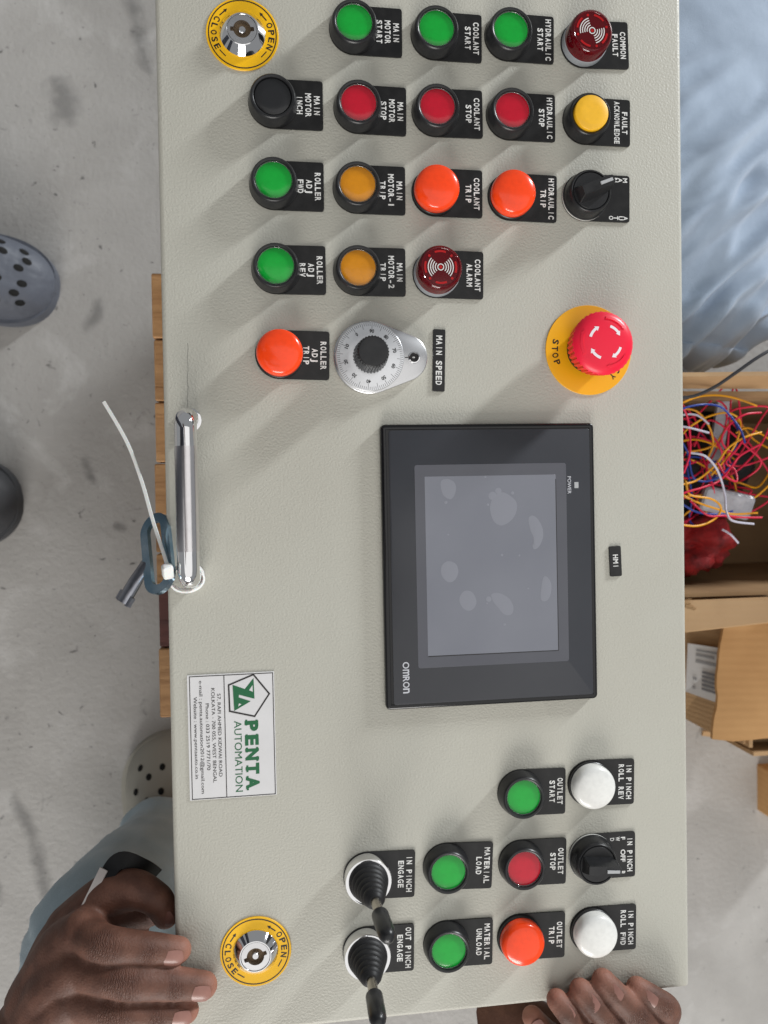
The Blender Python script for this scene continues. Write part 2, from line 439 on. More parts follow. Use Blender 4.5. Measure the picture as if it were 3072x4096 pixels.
# ------------------------------------------------------------------ wooden crate under the panel
crate = thing('wooden_crate', (-.11, .05, 0), 'plank-topped wooden crate standing on the concrete under the control panel', 'crate')
ys = [224, 172, 123, 75, 33.7, 4, -21.8, -71, -127]
mt = ['pine'] * 5 + ['pine', 'red_wood', 'pine']
CR0, CR1, CT = -232.5, 30.0, -130.4
for i in range(8):
    y1, y0 = ys[i] - .7, ys[i + 1] + .7
    b = MB(); jig = random.uniform(-1.6, 1.2); drop = random.uniform(0, 1.2)
    L_ = CR1 - CR0 - jig
    b.stack(L_, y1 - y0, 1.5, [(1.0, 0), (0, 1), (0, 17), (1.0, 18)])
    me = b.mesh('plank', mt[i], MM, angle=25)
    link('plank', me, crate, P((CR0 + jig + CR1) / 2, (y0 + y1) / 2, CT - 18 - drop))
def board(x0, x1, y0, y1, z0, z1, m='pine', nm='side_board'):
    b = MB(); b.box((-(x1 - x0) / 2, -(y1 - y0) / 2, 0), ((x1 - x0) / 2, (y1 - y0) / 2, z1 - z0))
    link(nm, b.mesh(nm, m, MM, smooth=False), crate, Vector(((x0 + x1) / 2000, (y0 + y1) / 2000, z0 / 1000)))
zt = (H * 1000 + CT) - 19.5
for x0, x1 in ((CR0 + 9, CR0 + 24), (CR1 - 24, CR1 - 9)):
    for k in range(4): board(x0, x1, -118, 215, k * zt / 4 + (0 if k == 0 else 2), (k + 1) * zt / 4)
for y0, y1 in ((-124, -110), (206, 220)):
    for k in range(4): board(CR0 + 24.5, CR1 - 24.5, y0, y1, k * zt / 4 + (0 if k == 0 else 2), (k + 1) * zt / 4)

# ------------------------------------------------------------------ control panel
panel = thing('control_panel', P(-35, 45, -130), 'grey powder-coated control panel covered in push buttons and a touch screen', 'control panel')
X0, X1, Y0, Y1 = -206.8, 137.2, -295.6, 389
b = MB()
b.stack(X1 - X0, Y1 - Y0, 3.0, [(1.5, -130), (0, -128.5), (0, -3.2), (.25, -1.9), (.9, -.8), (1.9, -.2), (3.2, 0)], c=((X0 + X1) / 2, (Y0 + Y1) / 2))
link('enclosure', b.mesh('enclosure', 'panel_paint', MM, angle=60), panel, P(0, 0, 0))

def part(name, me, x, y, h=0, rz=0, parent=None, label=None):
    o = link(name, me, parent or panel, P(x, y, h), (0, 0, rz))
    if label: o['label'] = label
    return o
def sub(name, me, par, x, y, h=0, rz=0, rot=None):
    """sub-part given in the part's own mm frame"""
    o = bpy.data.objects.new(name, me); C.objects.link(o); o.parent = par
    o.location = (x * MM, y * MM, h * MM); o.rotation_euler = rot or (0, 0, rz)
    return o

# --- shared button meshes (mm frame, z = 0 at the panel face)
b = MB(); b.lathe([(15.2, 1.2), (15.25, 2.8), (15.0, 4.6), (14.5, 7.0), (14.1, 9.0), (13.8, 10.0), (13.2, 10.6), (12.4, 10.6), (11.8, 10.2), (11.6, 9.4), (11.6, 5)], 64, cap1=False)
ME_BEZEL = b.mesh('bezel', 'black_plastic', MM, angle=40)
def cap_mesh(nm, m, top=9.0, r=11.45, dome=.25):
    q = MB(); q.lathe([(r, 5), (r, top - .5), (r - .15, top - .2), (r - .5, top), (r * .5, top + dome * .8), (.4, top + dome)], 56)
    return q.mesh(nm, m, MM, angle=50)
ME_CAP = {c: cap_mesh('cap', 'cap_' + c) for c in ('green', 'red', 'amber')}
ME_CAP['black'] = cap_mesh('cap', 'cap_black', 9.6, 11.3, 0)
ME_CAP['yellow'] = cap_mesh('cap', 'cap_yellow', 12.6, 11.3, 0)
q = MB(); q.lathe([(11.55, 8.6), (11.55, 9.35), (11.2, 9.5), (10.95, 9.3), (10.95, 8.7)], 56, cap1=False)
ME_LENS = q.mesh('lens_rim', 'lens_rim', MM, angle=60)
q = MB(); q.lathe([(15.0, 1.2), (15.0, 3.4), (14.6, 3.8)], 56); ME_DOMEBASE = q.mesh('pilot_base', 'black_plastic', MM)
def dome_mesh(m):
    q = MB(); q.lathe([(14.35, 3.6), (14.5, 6.5), (14.45, 8.3), (14.1, 9.8), (13.3, 11.0), (12.0, 11.8), (9.5, 12.5), (6, 13.0), (3, 13.2), (.3, 13.25)], 64)
    return q.mesh('dome', m, MM, angle=60)
ME_DOME = {c: dome_mesh('dome_' + c) for c in ('orange', 'white')}

def legend(lines, kind='std', extra=None):
    """black engraved plate in the button's frame: round end at the button, lettering at the +x end"""
    R_, W = 15.4, 31.3
    pts = [(R_ * math.cos(a), R_ * math.sin(a)) for a in [PI / 2 + PI * i / 28 for i in range(29)]]
    pts += [(W - 1.6, -R_), (W - .4, -R_ + .5), (W, -R_ + 1.7), (W, R_ - 1.7), (W - .4, R_ - .5), (W - 1.6, R_)]
    q = MB(); q.prism(pts, .06, 1.1); n_ = len(pts)
    t0 = 3.8
    for i, (s, w) in enumerate(lines):
        q.spaced(s, W - t0 - i * 5.45, 0, 1.18, 3.45, w / (len(s) - .28))
    for (s, t, y, hgt, w) in (extra or []): q.text(s, W - t, 15.4 - y, 1.18, hgt, w, m=1)
    return q.mesh('legend_plate', ['engraved_plate', 'engraved_white'], MM, angle=40)
def wd(s): return len(s) * 3.02 - .75

PL = {'CF': (98.7, 357.7, 99.5, 327.6), 'FA': (99.9, 306.8, 99.6, 276.0), 'HS': (47.8, 358.3, 47.4, 327.6), 'HP': (48.0, 307.5, 47.8, 276.8), 'CS': (-.8, 356.2, -1.1, 325.7),
      'CP': (-1.2, 307.9, -1.0, 277.1), 'MS': (-53.1, 356.9, -53.3, 326.1), 'MI': (-104.5, 308.3, -104.6, 277.4), 'MP': (-51.1, 307.2, -51.5, 276.2), 'RF': (-104.8, 257.5, -105, 226.4),
      'M1': (-52.6, 256.9, -52.8, 225.7), 'RR': (-104.6, 205.2, -104.6, 173.8), 'M2': (-53.3, 204.9, -53.4, 173.7), 'CT': (-1.8, 256.5, -2.1, 225.5), 'HT': (48.6, 255, 48, 224),
      'SEL': (99.0, 256.7, 98.7, 225.7), 'CA': (-1.8, 204, -2.3, 172.8), 'RT': (-102.9, 150.9, -103.6, 120.1), 'PR': (98.2, -134.4, 97.5, -165.2), 'PS': (98.2, -184.1, 97.9, -214.6),
      'PF': (98.5, -233.8, 97.9, -264.6), 'OS': (49.8, -137.8, 49.1, -168.4), 'OP': (49.8, -185, 48.9, -215.6), 'OT': (48.3, -234.8, 47.4, -265.2), 'ML': (-.6, -184, -2.2, -214.6),
      'MU': (-1.5, -234.7, -2.4, -265.3), 'IE': (-52.9, -185.3, -53.9, -216.1), 'OE': (-54.4, -233.8, -55.1, -264.5)}
def place(k):
    x0, y0, x1, y1 = PL[k]; rz = -math.atan2(x0 - x1, y0 - y1)
    mx, my = (x0 + x1) / 2, (y0 + y1) / 2
    return mx - 31.3 * math.cos(rz), my - 31.3 * math.sin(rz), rz

BUTTONS = [('MS', 'green', 'MAIN|MOTOR|START'), ('CS', 'green', 'COOLANT|START'), ('HS', 'green', 'HYDRAULIC|START'), ('MI', 'black', 'MAIN|MOTOR|INCH'),
           ('MP', 'red', 'MAIN|MOTOR|STOP'), ('CP', 'red', 'COOLANT|STOP'), ('HP', 'red', 'HYDRAULIC|STOP'), ('FA', 'yellow', 'FAULT|ACKNOWLEDGE'),
           ('RF', 'green', 'ROLLER|ADJ|FWD'), ('M1', 'amber', 'MAIN|MOTOR-1|TRIP'), ('RR', 'green', 'ROLLER|ADJ|REV'), ('M2', 'amber', 'MAIN|MOTOR-2|TRIP'),
           ('OS', 'green', 'OUTLET|START'), ('OP', 'red', 'OUTLET|STOP'), ('ML', 'green', 'MATERIAL|LOAD'), ('MU', 'green', 'MATERIAL|UNLOAD')]
for k, col, txt in BUTTONS:
    x, y, rz = place(k); ls = txt.split('|')
    o = part('push_button', ME_BEZEL, x, y, 0, rz, label='%s push button marked %s' % (col, ' '.join(ls)))
    sub('cap', ME_CAP[col], o, 0, 0)
    if col in ('green', 'red', 'amber'): sub('lens_rim', ME_LENS, o, 0, 0)
    sub('legend_plate', legend([(s, 27.5 if s == 'ACKNOWLEDGE' else wd(s)) for s in ls]), o, 0, 0)
LAMPS = [('CT', 'orange', 'COOLANT|TRIP'), ('HT', 'orange', 'HYDRAULIC|TRIP'), ('RT', 'orange', 'ROLLER|ADJ|TRIP'), ('OT', 'orange', 'OUTLET|TRIP'),
         ('PR', 'white', 'IN PINCH|ROLL REV'), ('PF', 'white', 'IN PINCH|ROLL FWD')]
for k, col, txt in LAMPS:
    x, y, rz = place(k); ls = txt.split('|')
    o = part('pilot_lamp', ME_DOMEBASE, x, y, 0, rz, label='%s domed pilot lamp marked %s' % (col, ' '.join(ls)))
    sub('dome', ME_DOME[col], o, 0, 0)
    sub('legend_plate', legend([(s, wd(s)) for s in ls]), o, 0, 0)

# --- buzzers
def arc(q, r0, r1, a0, a1, z, m, n=14, c=(0, 0)):
    v = []
    for i in range(n + 1):
        a = math.radians(a0 + (a1 - a0) * i / n)
        v += [(c[0] + r0 * math.cos(a), c[1] + r0 * math.sin(a), z), (c[0] + r1 * math.cos(a), c[1] + r1 * math.sin(a), z)]
    q.add(v, [(2 * i, 2 * i + 1, 2 * i + 3, 2 * i + 2) for i in range(n)], m)
q = MB(); q.lathe([(14.9, 1.2), (14.9, 6.0), (14.4, 6.3)], 56); ME_BZ_BASE = q.mesh('buzzer_base', 'grey_ring', MM)
q = MB(); q.lathe([(14.5, 6.1), (14.3, 12), (14.0, 14.4), (13.3, 15.9), (12.3, 16.5), (11.8, 16.3), (11.6, 15.9), (6, 15.9), (.4, 15.9)], 64, cap0=True); ME_BZ = q.mesh('lens', 'buzzer_red', MM, angle=50)
q = MB(); q.lathe([(11.4, 6.2), (11.4, 14.6), (10.8, 15.2)], 48); ME_BZ_CORE = q.mesh('core', 'buzzer_core', MM)
def buzz_print():
    q = MB()
    for s in (0, 180):
        for r in (3.5, 5.0, 6.5, 8.0): arc(q, r - .3, r + .3, s - 44, s + 44, 16.05, 0)
    arc(q, 1.6, 2.2, 0, 360, 16.05, 0, 28)
    for a in (90, 270, 0, 180): arc(q, 9.3, 10.6, a - 21, a + 21, 16.03, 1)
    for a in (45, 135, 225, 315): arc(q, 0, .85, 0, 360, 16.03, 1, 14, (10.0 * math.cos(math.radians(a)), 10.0 * math.sin(math.radians(a))))
    arc(q, 0, 1.1, 0, 360, 16.03, 1, 16)
    return q.mesh('sound_mark', ['engraved_white', 'buzzer_slot'], MM, smooth=False)
ME_BZ_PRINT = buzz_print()
for k, txt, rt in (('CF', 'COMMON|FAULT', -30), ('CA', 'COOLANT|ALARM', 2)):
    x, y, rz = place(k); ls = txt.split('|')
    o = part('buzzer', ME_BZ_BASE, x, y, 0, rz, label='red translucent alarm buzzer marked ' + ' '.join(ls))
    sub('core', ME_BZ_CORE, o, 0, 0); sub('lens', ME_BZ, o, 0, 0); sub('sound_mark', ME_BZ_PRINT, o, 0, 0, 0, math.radians(rt))
    sub('legend_plate', legend([(s, wd(s)) for s in ls]), o, 0, 0)

# --- rotary selectors
q = MB(); q.lathe([(15.6, 1.2), (15.6, 2.4), (15.0, 2.6), (14.8, 6), (14.3, 9.5), (13.8, 11.6), (13.2, 12.3), (12.5, 12.2), (12.1, 11.4)], 56, m=0)
for i in range(len(q.f)):
    if i < 56: q.mi[i] = 1
ME_SEL = q.mesh('selector_base', ['black_plastic', 'light_ring'], MM, angle=40)
def sel_handle():
    q = MB(); q.lathe([(12.0, 9.4), (12.0, 11.6), (11.6, 12.2)], 56)
    pts = [(-10.4, -4.9), (-9.6, -5.6), (9, -4.6), (11.8, -3.6), (12.8, -2.4), (12.8, 2.4), (11.8, 3.6), (9, 4.6), (-9.6, 5.6), (-10.4, 4.9)]
    top = [(-9.2, -2.6), (-8.8, -2.9), (8.5, -3.2), (11.2, -2.7), (12.1, -1.8), (12.1, 1.8), (11.2, 2.7), (8.5, 3.2), (-8.8, 2.9), (-9.2, 2.6)]
    n = len(pts)
    zb = [12.0] * 2 + [12.0, 14.4, 14.4, 14.4, 14.4, 12.0] + [12.0] * 2
    v = [(x, y_, zb[i]) for i, (x, y_) in enumerate(pts)] + [(x, y_, 22.6 if x > 0 else 20.8) for x, y_ in top]
    q.add(v, [tuple(range(n, 2 * n)), tuple(range(n - 1, -1, -1))] + [(i, (i + 1) % n, n + (i + 1) % n, n + i) for i in range(n)])
    q.box((2.4, -.95, 21.9), (10.8, .95, 22.85), 1)
    return q.mesh('handle', ['black_plastic', 'hmi_led'], MM, angle=30)
ME_SELH = sel_handle()
x, y, rz = place('SEL')
o = part('selector_switch', ME_SEL, x, y, 0, rz, label='black rotary selector marked MAN and AUTO, pointing to MAN')
sub('handle', ME_SELH, o, 0, 0, 0, math.radians(21))
ex = [('M', 3.2, 3.1, 2.9, 2.9), ('A', 6.6, 3.1, 2.9, 2.9), ('N', 9.9, 3.1, 2.9, 2.9)] + [(c, 2.9 + i * 3.35, 28.2, 2.9, 2.6) for i, c in enumerate('AUTO')]
sub('legend_plate', legend([], extra=ex), o, 0, 0)
x, y, rz = place('PS')
o = part('selector_switch', ME_SEL, x, y, 0, rz, label='black rotary selector marked IN PINCH, pointing to OFF')
sub('handle', ME_SELH, o, 0, 0, 0, math.radians(-3))
ex = [('F', 8.7, 4.2, 2.9, 1.9), ('W', 12.4, 4.4, 2.7, 2.9), ('D', 16.4, 4.6, 2.7, 2.2), ('OFF', 8.7, 16, 3.1, 8.4), ('R', 8.7, 27.6, 3.0, 2.2)]
sub('legend_plate', legend([('IN PINCH', 23)], extra=ex), o, 0, 0)

# --- lever switches with rubber boots
def lever(k, tilt, txt):
    x, y, rz = place(k); ls = txt.split('|')
    q = MB(); q.lathe([(15.0, 1.2), (15.0, 9.2), (14.6, 9.9), (13.6, 10.1), (12.3, 9.8), (12.0, 9.0)], 64, cap1=False)
    o = part('lever_switch', q.mesh('collar', 'chrome', MM, angle=40), x, y, 0, rz, label='rubber-booted toggle lever marked ' + ' '.join(ls))
    prof = [(12.1, 8.6)]
    z = 9.2
    for i in range(6):
        r = 11.6 - i * 1.15
        prof += [(r + .9, z), (r + 1.0, z + 1.2), (r + .3, z + 2.2), (r - .5, z + 2.8), (r - .2, z + 3.4)]
        z += 3.8
    prof += [(5.0, z), (4.2, z + 1.5), (3.1, z + 1.9)]
    zr = z
    q = MB(); q.lathe(prof, 48)
    bx, by = tilt
    def lean(me):
        for v in me.vertices:
            hh = v.co.z * 1000
            f = max(0, hh - 9) / 65
            v.co.x += bx * f * MM; v.co.y += by * f * MM
        return me
    sub('rubber_boot', lean(q.mesh('rubber_boot', 'rubber', MM, angle=60)), o, 0, 0)
    q = MB(); q.lathe([(3.05, zr), (3.05, zr + 24)], 24); sub('rod', lean(q.mesh('rod', 'rod_steel', MM)), o, 0, 0)
    g = zr + 16
    q = MB(); q.lathe([(4.6, g), (5.1, g + .6), (5.15, g + 15), (5.0, g + 20), (4.2, g + 23), (2.6, g + 24.8), (.4, g + 25.4)], 32); sub('grip', lean(q.mesh('grip', 'black_plastic', MM, angle=60)), o, 0, 0)
    sub('legend_plate', legend([(s, wd(s)) for s in ls]), o, 0, 0)
lever('IE', (4.2, -.5), 'IN PINCH|ENGAGE')
lever('OE', (-.8, 1.0), 'OUT PINCH|ENGAGE')

# --- key locks on yellow discs
def letters_on_arc(q, s, r, angs, hgt, w, z, m, outward=True):
    for ch, a in zip(s, angs):
        A = math.radians(a)
        rot = A - PI / 2 if outward else A + PI / 2
        q.text(ch, r * math.cos(A), r * math.sin(A), z, hgt, (w * .35 if ch == 'I' else w), rot=rot, m=m)
def arrow_line(q, r, a0, a1, wid, z, m, head):
    """straight pointer between two polar angles; head at a1"""
    p0 = Vector((r * math.cos(math.radians(a0)), r * math.sin(math.radians(a0)))); p1 = Vector((r * math.cos(math.radians(a1)), r * math.sin(math.radians(a1))))
    d = (p1 - p0).normalized(); s = Vector((-d.y, d.x)) * wid / 2
    e = p1 - d * 1.6 if head else p1
    q.flat([tuple(p0 - s), tuple(e - s), tuple(e + s), tuple(p0 + s)], z, m)
    if head:
        t = s * 3.0
        q.flat([tuple(e - t), tuple(p1 + d * .6), tuple(e + t)], z, m)
def lock(x, y, rot, label, keyrot):
    q = MB(); q.lathe([(22.3, .06), (22.4, .6), (22.2, .8)], 80)
    arc(q, 20.45, 21.15, 0, 360, .88, 1, 80)
    letters_on_arc(q, 'OPEN', 17.9, [21 + rot, 6.5 + rot, -8.5 + rot, -23.5 + rot], 3.5, 3.2, .88, 1)
    letters_on_arc(q, 'CLOSE', 17.6, [151 + rot, 165.5 + rot, 179.5 + rot, 193.5 + rot, 208 + rot], 3.5, 2.9, .88, 1, False)
    arrow_line(q, 17.6, 32 + rot, 51 + rot, .75, .88, 1, True); arrow_line(q, 17.6, -34 + rot, -50 + rot, .65, .88, 1, False)
    arrow_line(q, 17.6, 142 + rot, 123 + rot, .75, .88, 1, True); arrow_line(q, 17.6, 216 + rot, 233 + rot, .65, .88, 1, False)
    o = part('key_lock', q.mesh('lock_disc', ['lock_yellow', 'print_black'], MM, angle=40), x, y, 0, 0, label=label)
    q = MB(); q.lathe([(14.0, .8), (14.1, 1.6), (13.8, 2.0), (10.2, 6.2), (9.9, 6.5), (9.3, 6.6), (9.1, 6.3), (8.95, 5.9)], 64, cap1=False)
    sub('collar', q.mesh('collar', 'chrome', MM, angle=28), o, 0, 0)
    # plug with a real key opening
    q = MB(); n = 72; v = []; fs = []
    for i in range(n):
        a = 2 * PI * i / n; d = min(abs(math.degrees(a) % 180), 180 - math.degrees(a) % 180)
        ri = 7.3 if d < 14 else 5.4
        v += [(8.9 * math.cos(a), 8.9 * math.sin(a), 6.2), (ri * math.cos(a), ri * math.sin(a), 6.35), (ri * math.cos(a), ri * math.sin(a), 1.5)]
    for i in range(n):
        j = (i + 1) % n
        fs += [(3 * i, 3 * j, 3 * j + 1, 3 * i + 1), (3 * i + 1, 3 * j + 1, 3 * j + 2, 3 * i + 2)]
    q.add(v, fs); me = q.mesh('plug', 'brushed_steel', MM, angle=30)
    sub('plug', me, o, 0, 0, 0, math.radians(keyrot))
    q = MB(); q.lathe([(7.6, 2.6), (.3, 2.6)], 40); q.lathe([(2.1, 2.6), (2.1, 5.6), (1.8, 6.0)], 24, m=1)
    sub('keyhole', q.mesh('keyhole', ['brass_dark', 'brushed_steel'], MM), o, 0, 0)
lock(-153.8, 334.9, 0, 'chrome key lock on a yellow OPEN CLOSE disc, in the corner with no hand near', 2)
lock(-156.7, -242.8, 12, 'chrome key lock on a yellow OPEN CLOSE disc beside the fingers', 17)

# --- emergency stop
q = MB(); q.lathe([(29.6, .06), (29.7, .7), (29.5, .9)], 96)
letters_on_arc(q, 'STOP', 23.4, [167, 178, 189, 200.5], 3.9, 3.2, .98, 1, False)
letters_on_arc(q, 'EMERGENCY', 23.6, [52 - i * 12.3 for i in range(9)], 3.9, 3.1, .98, 1)
es = part('emergency_stop', q.mesh('stop_disc', ['stop_yellow', 'print_black'], MM, angle=40), 69.3, 140.7, label='big red mushroom emergency stop on a yellow disc')
q = MB(); q.lathe([(15.2, .9), (15.2, 9), (14.6, 11)], 48); sub('collar', q.mesh('collar', 'black_plastic', MM), es, 0, 0)
nr = 216
def ribs(i, n, z):
    if z > 23.6 or z < 8: return 0
    return -.55 if (i // 3) % 2 else .25
q = MB(); q.lathe([(15.5, 9.4), (17.6, 9.6), (18.2, 10.4), (18.9, 15), (19.9, 21.5), (20.1, 23.2), (19.9, 23.9), (19.1, 25.0), (17.6, 26.2), (15.4, 27.1), (12, 27.7), (7, 28.1), (.5, 28.2)], nr, rfun=ribs, cap0=True)
head = sub('mushroom_head', q.mesh('mushroom_head', 'estop_red', MM, angle=32), es, 0, 0)
def ztop(r):
    pf = [(0, 28.2), (7, 28.1), (12, 27.7), (15.4, 27.1), (17.6, 26.2), (18.8, 25)]
    for (a, za), (c, zc) in zip(pf, pf[1:]):
        if r <= c: return za + (zc - za) * (r - a) / (c - a)
    return 25
def curved_arrow(q, r, a0, a1, w, lift, m, side=False, hw=1.7, thick=0):
    n = 14; v = []; fs = []
    sgn = 1 if a1 > a0 else -1
    ah = a1 - sgn * math.degrees(w * 1.5 / r)
    def pt(rr, a, dz): return (rr * math.cos(math.radians(a)), rr * math.sin(math.radians(a)), ztop(rr) + dz)
    for i in range(n + 1):
        a = a0 + (ah - a0) * i / n
        v += [pt(r - w / 2, a, lift), pt(r + w / 2, a, lift)]
        if thick: v += [pt(r - w / 2, a, -.2), pt(r + w / 2, a, -.2)]
    st = 4 if thick else 2
    for i in range(n):
        k = i * st; f = (k, k + 1, k + st + 1, k + st)
        fs.append(f if sgn > 0 else tuple(reversed(f)))
        if thick: fs += [(k, k + st, k + st + 2, k + 2), (k + 1, k + 3, k + st + 3, k + st + 1)]
    if thick: fs += [(0, 1, 3, 2), (n * st, n * st + 2, n * st + 3, n * st + 1)]
    o_ = len(v); v += [pt(r - hw * w / 2, ah, lift), pt(r + hw * w / 2, ah, lift), pt(r, a1, lift)]
    fs.append((o_, o_ + 1, o_ + 2) if sgn > 0 else (o_ + 2, o_ + 1, o_))
    q.add(v, fs, m)
q = MB()
for a in (161, 71, -19, -109): curved_arrow(q, 10.4, a + 1, a - 48, 1.7, .12, 0, hw=2.1)
me = q.mesh('turn_arrows', 'estop_white', MM, smooth=False); o = bpy.data.objects.new('turn_arrows', me); C.objects.link(o); o.parent = es
q = MB()
for a in (88, -32, 208): curved_arrow(q, 15.6, a, a - 56, 1.5, .55, 0, hw=1.9, thick=1)
me = q.mesh('raised_arrows', 'estop_red', MM, smooth=False); o = bpy.data.objects.new('raised_arrows', me); C.objects.link(o); o.parent = es

# --- speed dial
cx, cy = -77.9, 134.2
def teardrop(R1, R2, d, n=40):
    ph = math.asin((R1 - R2) / d); pts = []
    for i in range(n + 1):
        a = (PI / 2 - ph) + (2 * PI - 2 * (PI / 2 - ph)) * i / n
        pts.append((R1 * math.cos(a), R1 * math.sin(a)))
    for i in range(n + 1):
        a = -(PI / 2 - ph) + 2 * (PI / 2 - ph) * i / n
        pts.append((d + R2 * math.cos(a), R2 * math.sin(a)))
    return pts
q = MB()
A = teardrop(22.9, 15.0, 22.3); B_ = teardrop(22.4, 14.5, 22.3); n = len(A)
v = [(x, y, .06) for x, y in A] + [(x, y, 4.6) for x, y in A] + [(x, y, 5.0) for x, y in B_]
q.add(v, [(k * n + i, k * n + (i + 1) % n, (k + 1) * n + (i + 1) % n, (k + 1) * n + i) for k in (0, 1) for i in range(n)] + [tuple(range(2 * n, 3 * n))])
q.lathe([(3.9, 5.05), (3.7, 5.7), (3.0, 5.9), (2.7, 5.3)], 32, m=1, c=(28.6, 0), cap1=False)
q.lathe([(2.9, 5.1), (.2, 5.12)], 24, m=2, c=(28.6, 0))
q.text('0', 28.3, 0, 5.3, 1.5, .9, m=3)
q.box((22.2, -.28, 5.0), (24.6, .28, 5.08), 2)
dl = part('speed_dial', q.mesh('dial_base', ['brushed_steel', 'chrome', 'print_black', 'engraved_white'], MM, angle=40), cx, cy, label='silver speed dial graduated 0 to 90 with a black knurled knob')
q = MB(); q.lathe([(21.6, 5.0), (21.8, 5.4), (21.8, 6.6), (21.4, 7.2), (14.5, 8.4), (11.5, 8.9)], 96)
def dz(r): return 7.2 + (21.4 - r) / 6.9 * 1.2 if r > 14.5 else 8.4
for i in range(100):
    a = math.radians(121.5 + 3.6 * i); L_ = 4.0 if i % 5 == 0 else 2.0
    c_, s_ = math.cos(a), math.sin(a); w = .11
    r0, r1 = 21.2, 21.2 - L_
    q.add([(r0 * c_ + w * s_, r0 * s_ - w * c_, dz(r0) + .06), (r0 * c_ - w * s_, r0 * s_ + w * c_, dz(r0) + .06),
           (r1 * c_ - w * s_, r1 * s_ + w * c_, dz(r1) + .06), (r1 * c_ + w * s_, r1 * s_ - w * c_, dz(r1) + .06)], [(0, 1, 2, 3)], 1)
for i in range(10):
    A_ = math.radians(121.5 + 36 * i); s = str(i * 10)
    q.text(s, 15.9 * math.cos(A_), 15.9 * math.sin(A_), 8.38, 2.1, 1.3 if i == 0 else 2.9, rot=A_ - PI / 2, m=1)
sub('dial_disc', q.mesh('dial_disc', ['dial_silver', 'dial_ink'], MM, angle=25), dl, 0, 0)
def knurl(i, n, z): return (-.55 if (i // 3) % 2 else .1) if z < 23.6 else 0
q = MB(); q.lathe([(11.0, 8.8), (10.6, 14), (10.1, 22), (9.9, 23.4), (9.4, 24.0), (9.3, 25.0), (8.9, 25.5), (8.2, 25.6), (4, 25.4), (.3, 25.3)], 192, rfun=knurl)
sub('knob', q.mesh('knob', 'black_plastic', MM, angle=32), dl, 0, 0)

def strip_plate(name, x, y, w, h, rz, txt, tw, cap, label):
    q = MB(); q.stack(w, h, .9, [(0, .06), (0, .9), (.15, 1.05)], seg=3)
    q.spaced(txt, 0, 0, 1.13, cap, tw / (len(txt) - .28))
    return part(name, q.mesh(name, ['engraved_plate', 'engraved_white'], MM, angle=40), x, y, 0, rz, label=label)
strip_plate('title_plate', -32.3, 133.2, 8.1, 40.2, -.028, 'MAIN SPEED', 31.5, 3.7, 'narrow black plate engraved MAIN SPEED')
strip_plate('title_plate', 86.4, -.4, 8.3, 20.3, .035, 'HMI', 8.8, 3.3, 'small black plate engraved HMI')

# --- touch screen
hx, hy, hr = -.25, .1, .0043
q = MB(); q.stack(142.4, 183.4, 3.2, [(0, .06), (0, 3.6), (.3, 4.5), (1.0, 5.1), (2.2, 5.35), (3.2, 5.2), (3.5, 4.6)])
hm = part('touch_screen', q.mesh('bezel', 'black_gloss', MM, angle=40), hx, hy, 0, hr, label='black framed touch screen, switched off, with bubbles under its film')
OX, OY = 1.1, -.5
q = MB(); q.stack(134.3, 176.6, 2.0, [(0, 4.6), (0, 5.0), (.25, 5.15)], c=(OX, OY))
q.flat([(58.2 + x - hx, 50.7 + y) for x, y in ((-1.4, -2), (1.4, -2), (1.4, 2), (-1.4, 2))], 5.24, 2)
q.text('POWER', 53.3 - hx, 50.8, 5.24, 2.3, 11.5, m=1, bold=.01)
s0 = -61.0
for ch, s, w in (('O', 2.1, 4.3), ('m', 6.9, 4.2), ('R', 11.0, 3.3), ('O', 14.7, 3.9), ('n', 18.6, 3.2)):
    vs_, fs_, bb_ = glyphs(ch, .015); top = max(v[1] for v in vs_); lo = min(v[1] for v in vs_)
    q.add([(-60.2 - hx + (vy - lo) / (top - lo) * 4.3, s0 - s - ((vx - bb_[0]) / (bb_[1] - bb_[0]) - .5) * w, 5.24) for vx, vy in vs_], fs_, 1)
sub('front_sheet', q.mesh('front_sheet', ['hmi_overlay', 'hmi_ink', 'hmi_led'], MM, angle=40), hm, 0, 0)
q = MB(); q.stack(101.2, 131, 1.6, [(0, 5.2), (.05, 5.26)], c=(.85, 0), cap0=False); sub('window_border', q.mesh('window_border', 'hmi_window', MM, smooth=False), hm, 0, 0)
q = MB(); q.stack(87.6, 116, .4, [(0, 5.28), (.05, 5.34)], c=(.5, 0), cap0=False); sub('display', q.mesh('display', 'hmi_display', MM, smooth=False), hm, 0, 0)
q = MB(); q.flat([(44.1, -58), (44.5, -58), (44.4, 55), (44.0, 55)], 5.4); q.flat([(-43, -57.8), (44.3, -57.9), (44.3, -58.3), (-43, -58.3)], 5.4)
sub('display_edge', q.mesh('display_edge', 'print_black', MM, smooth=False), hm, 0, 0)
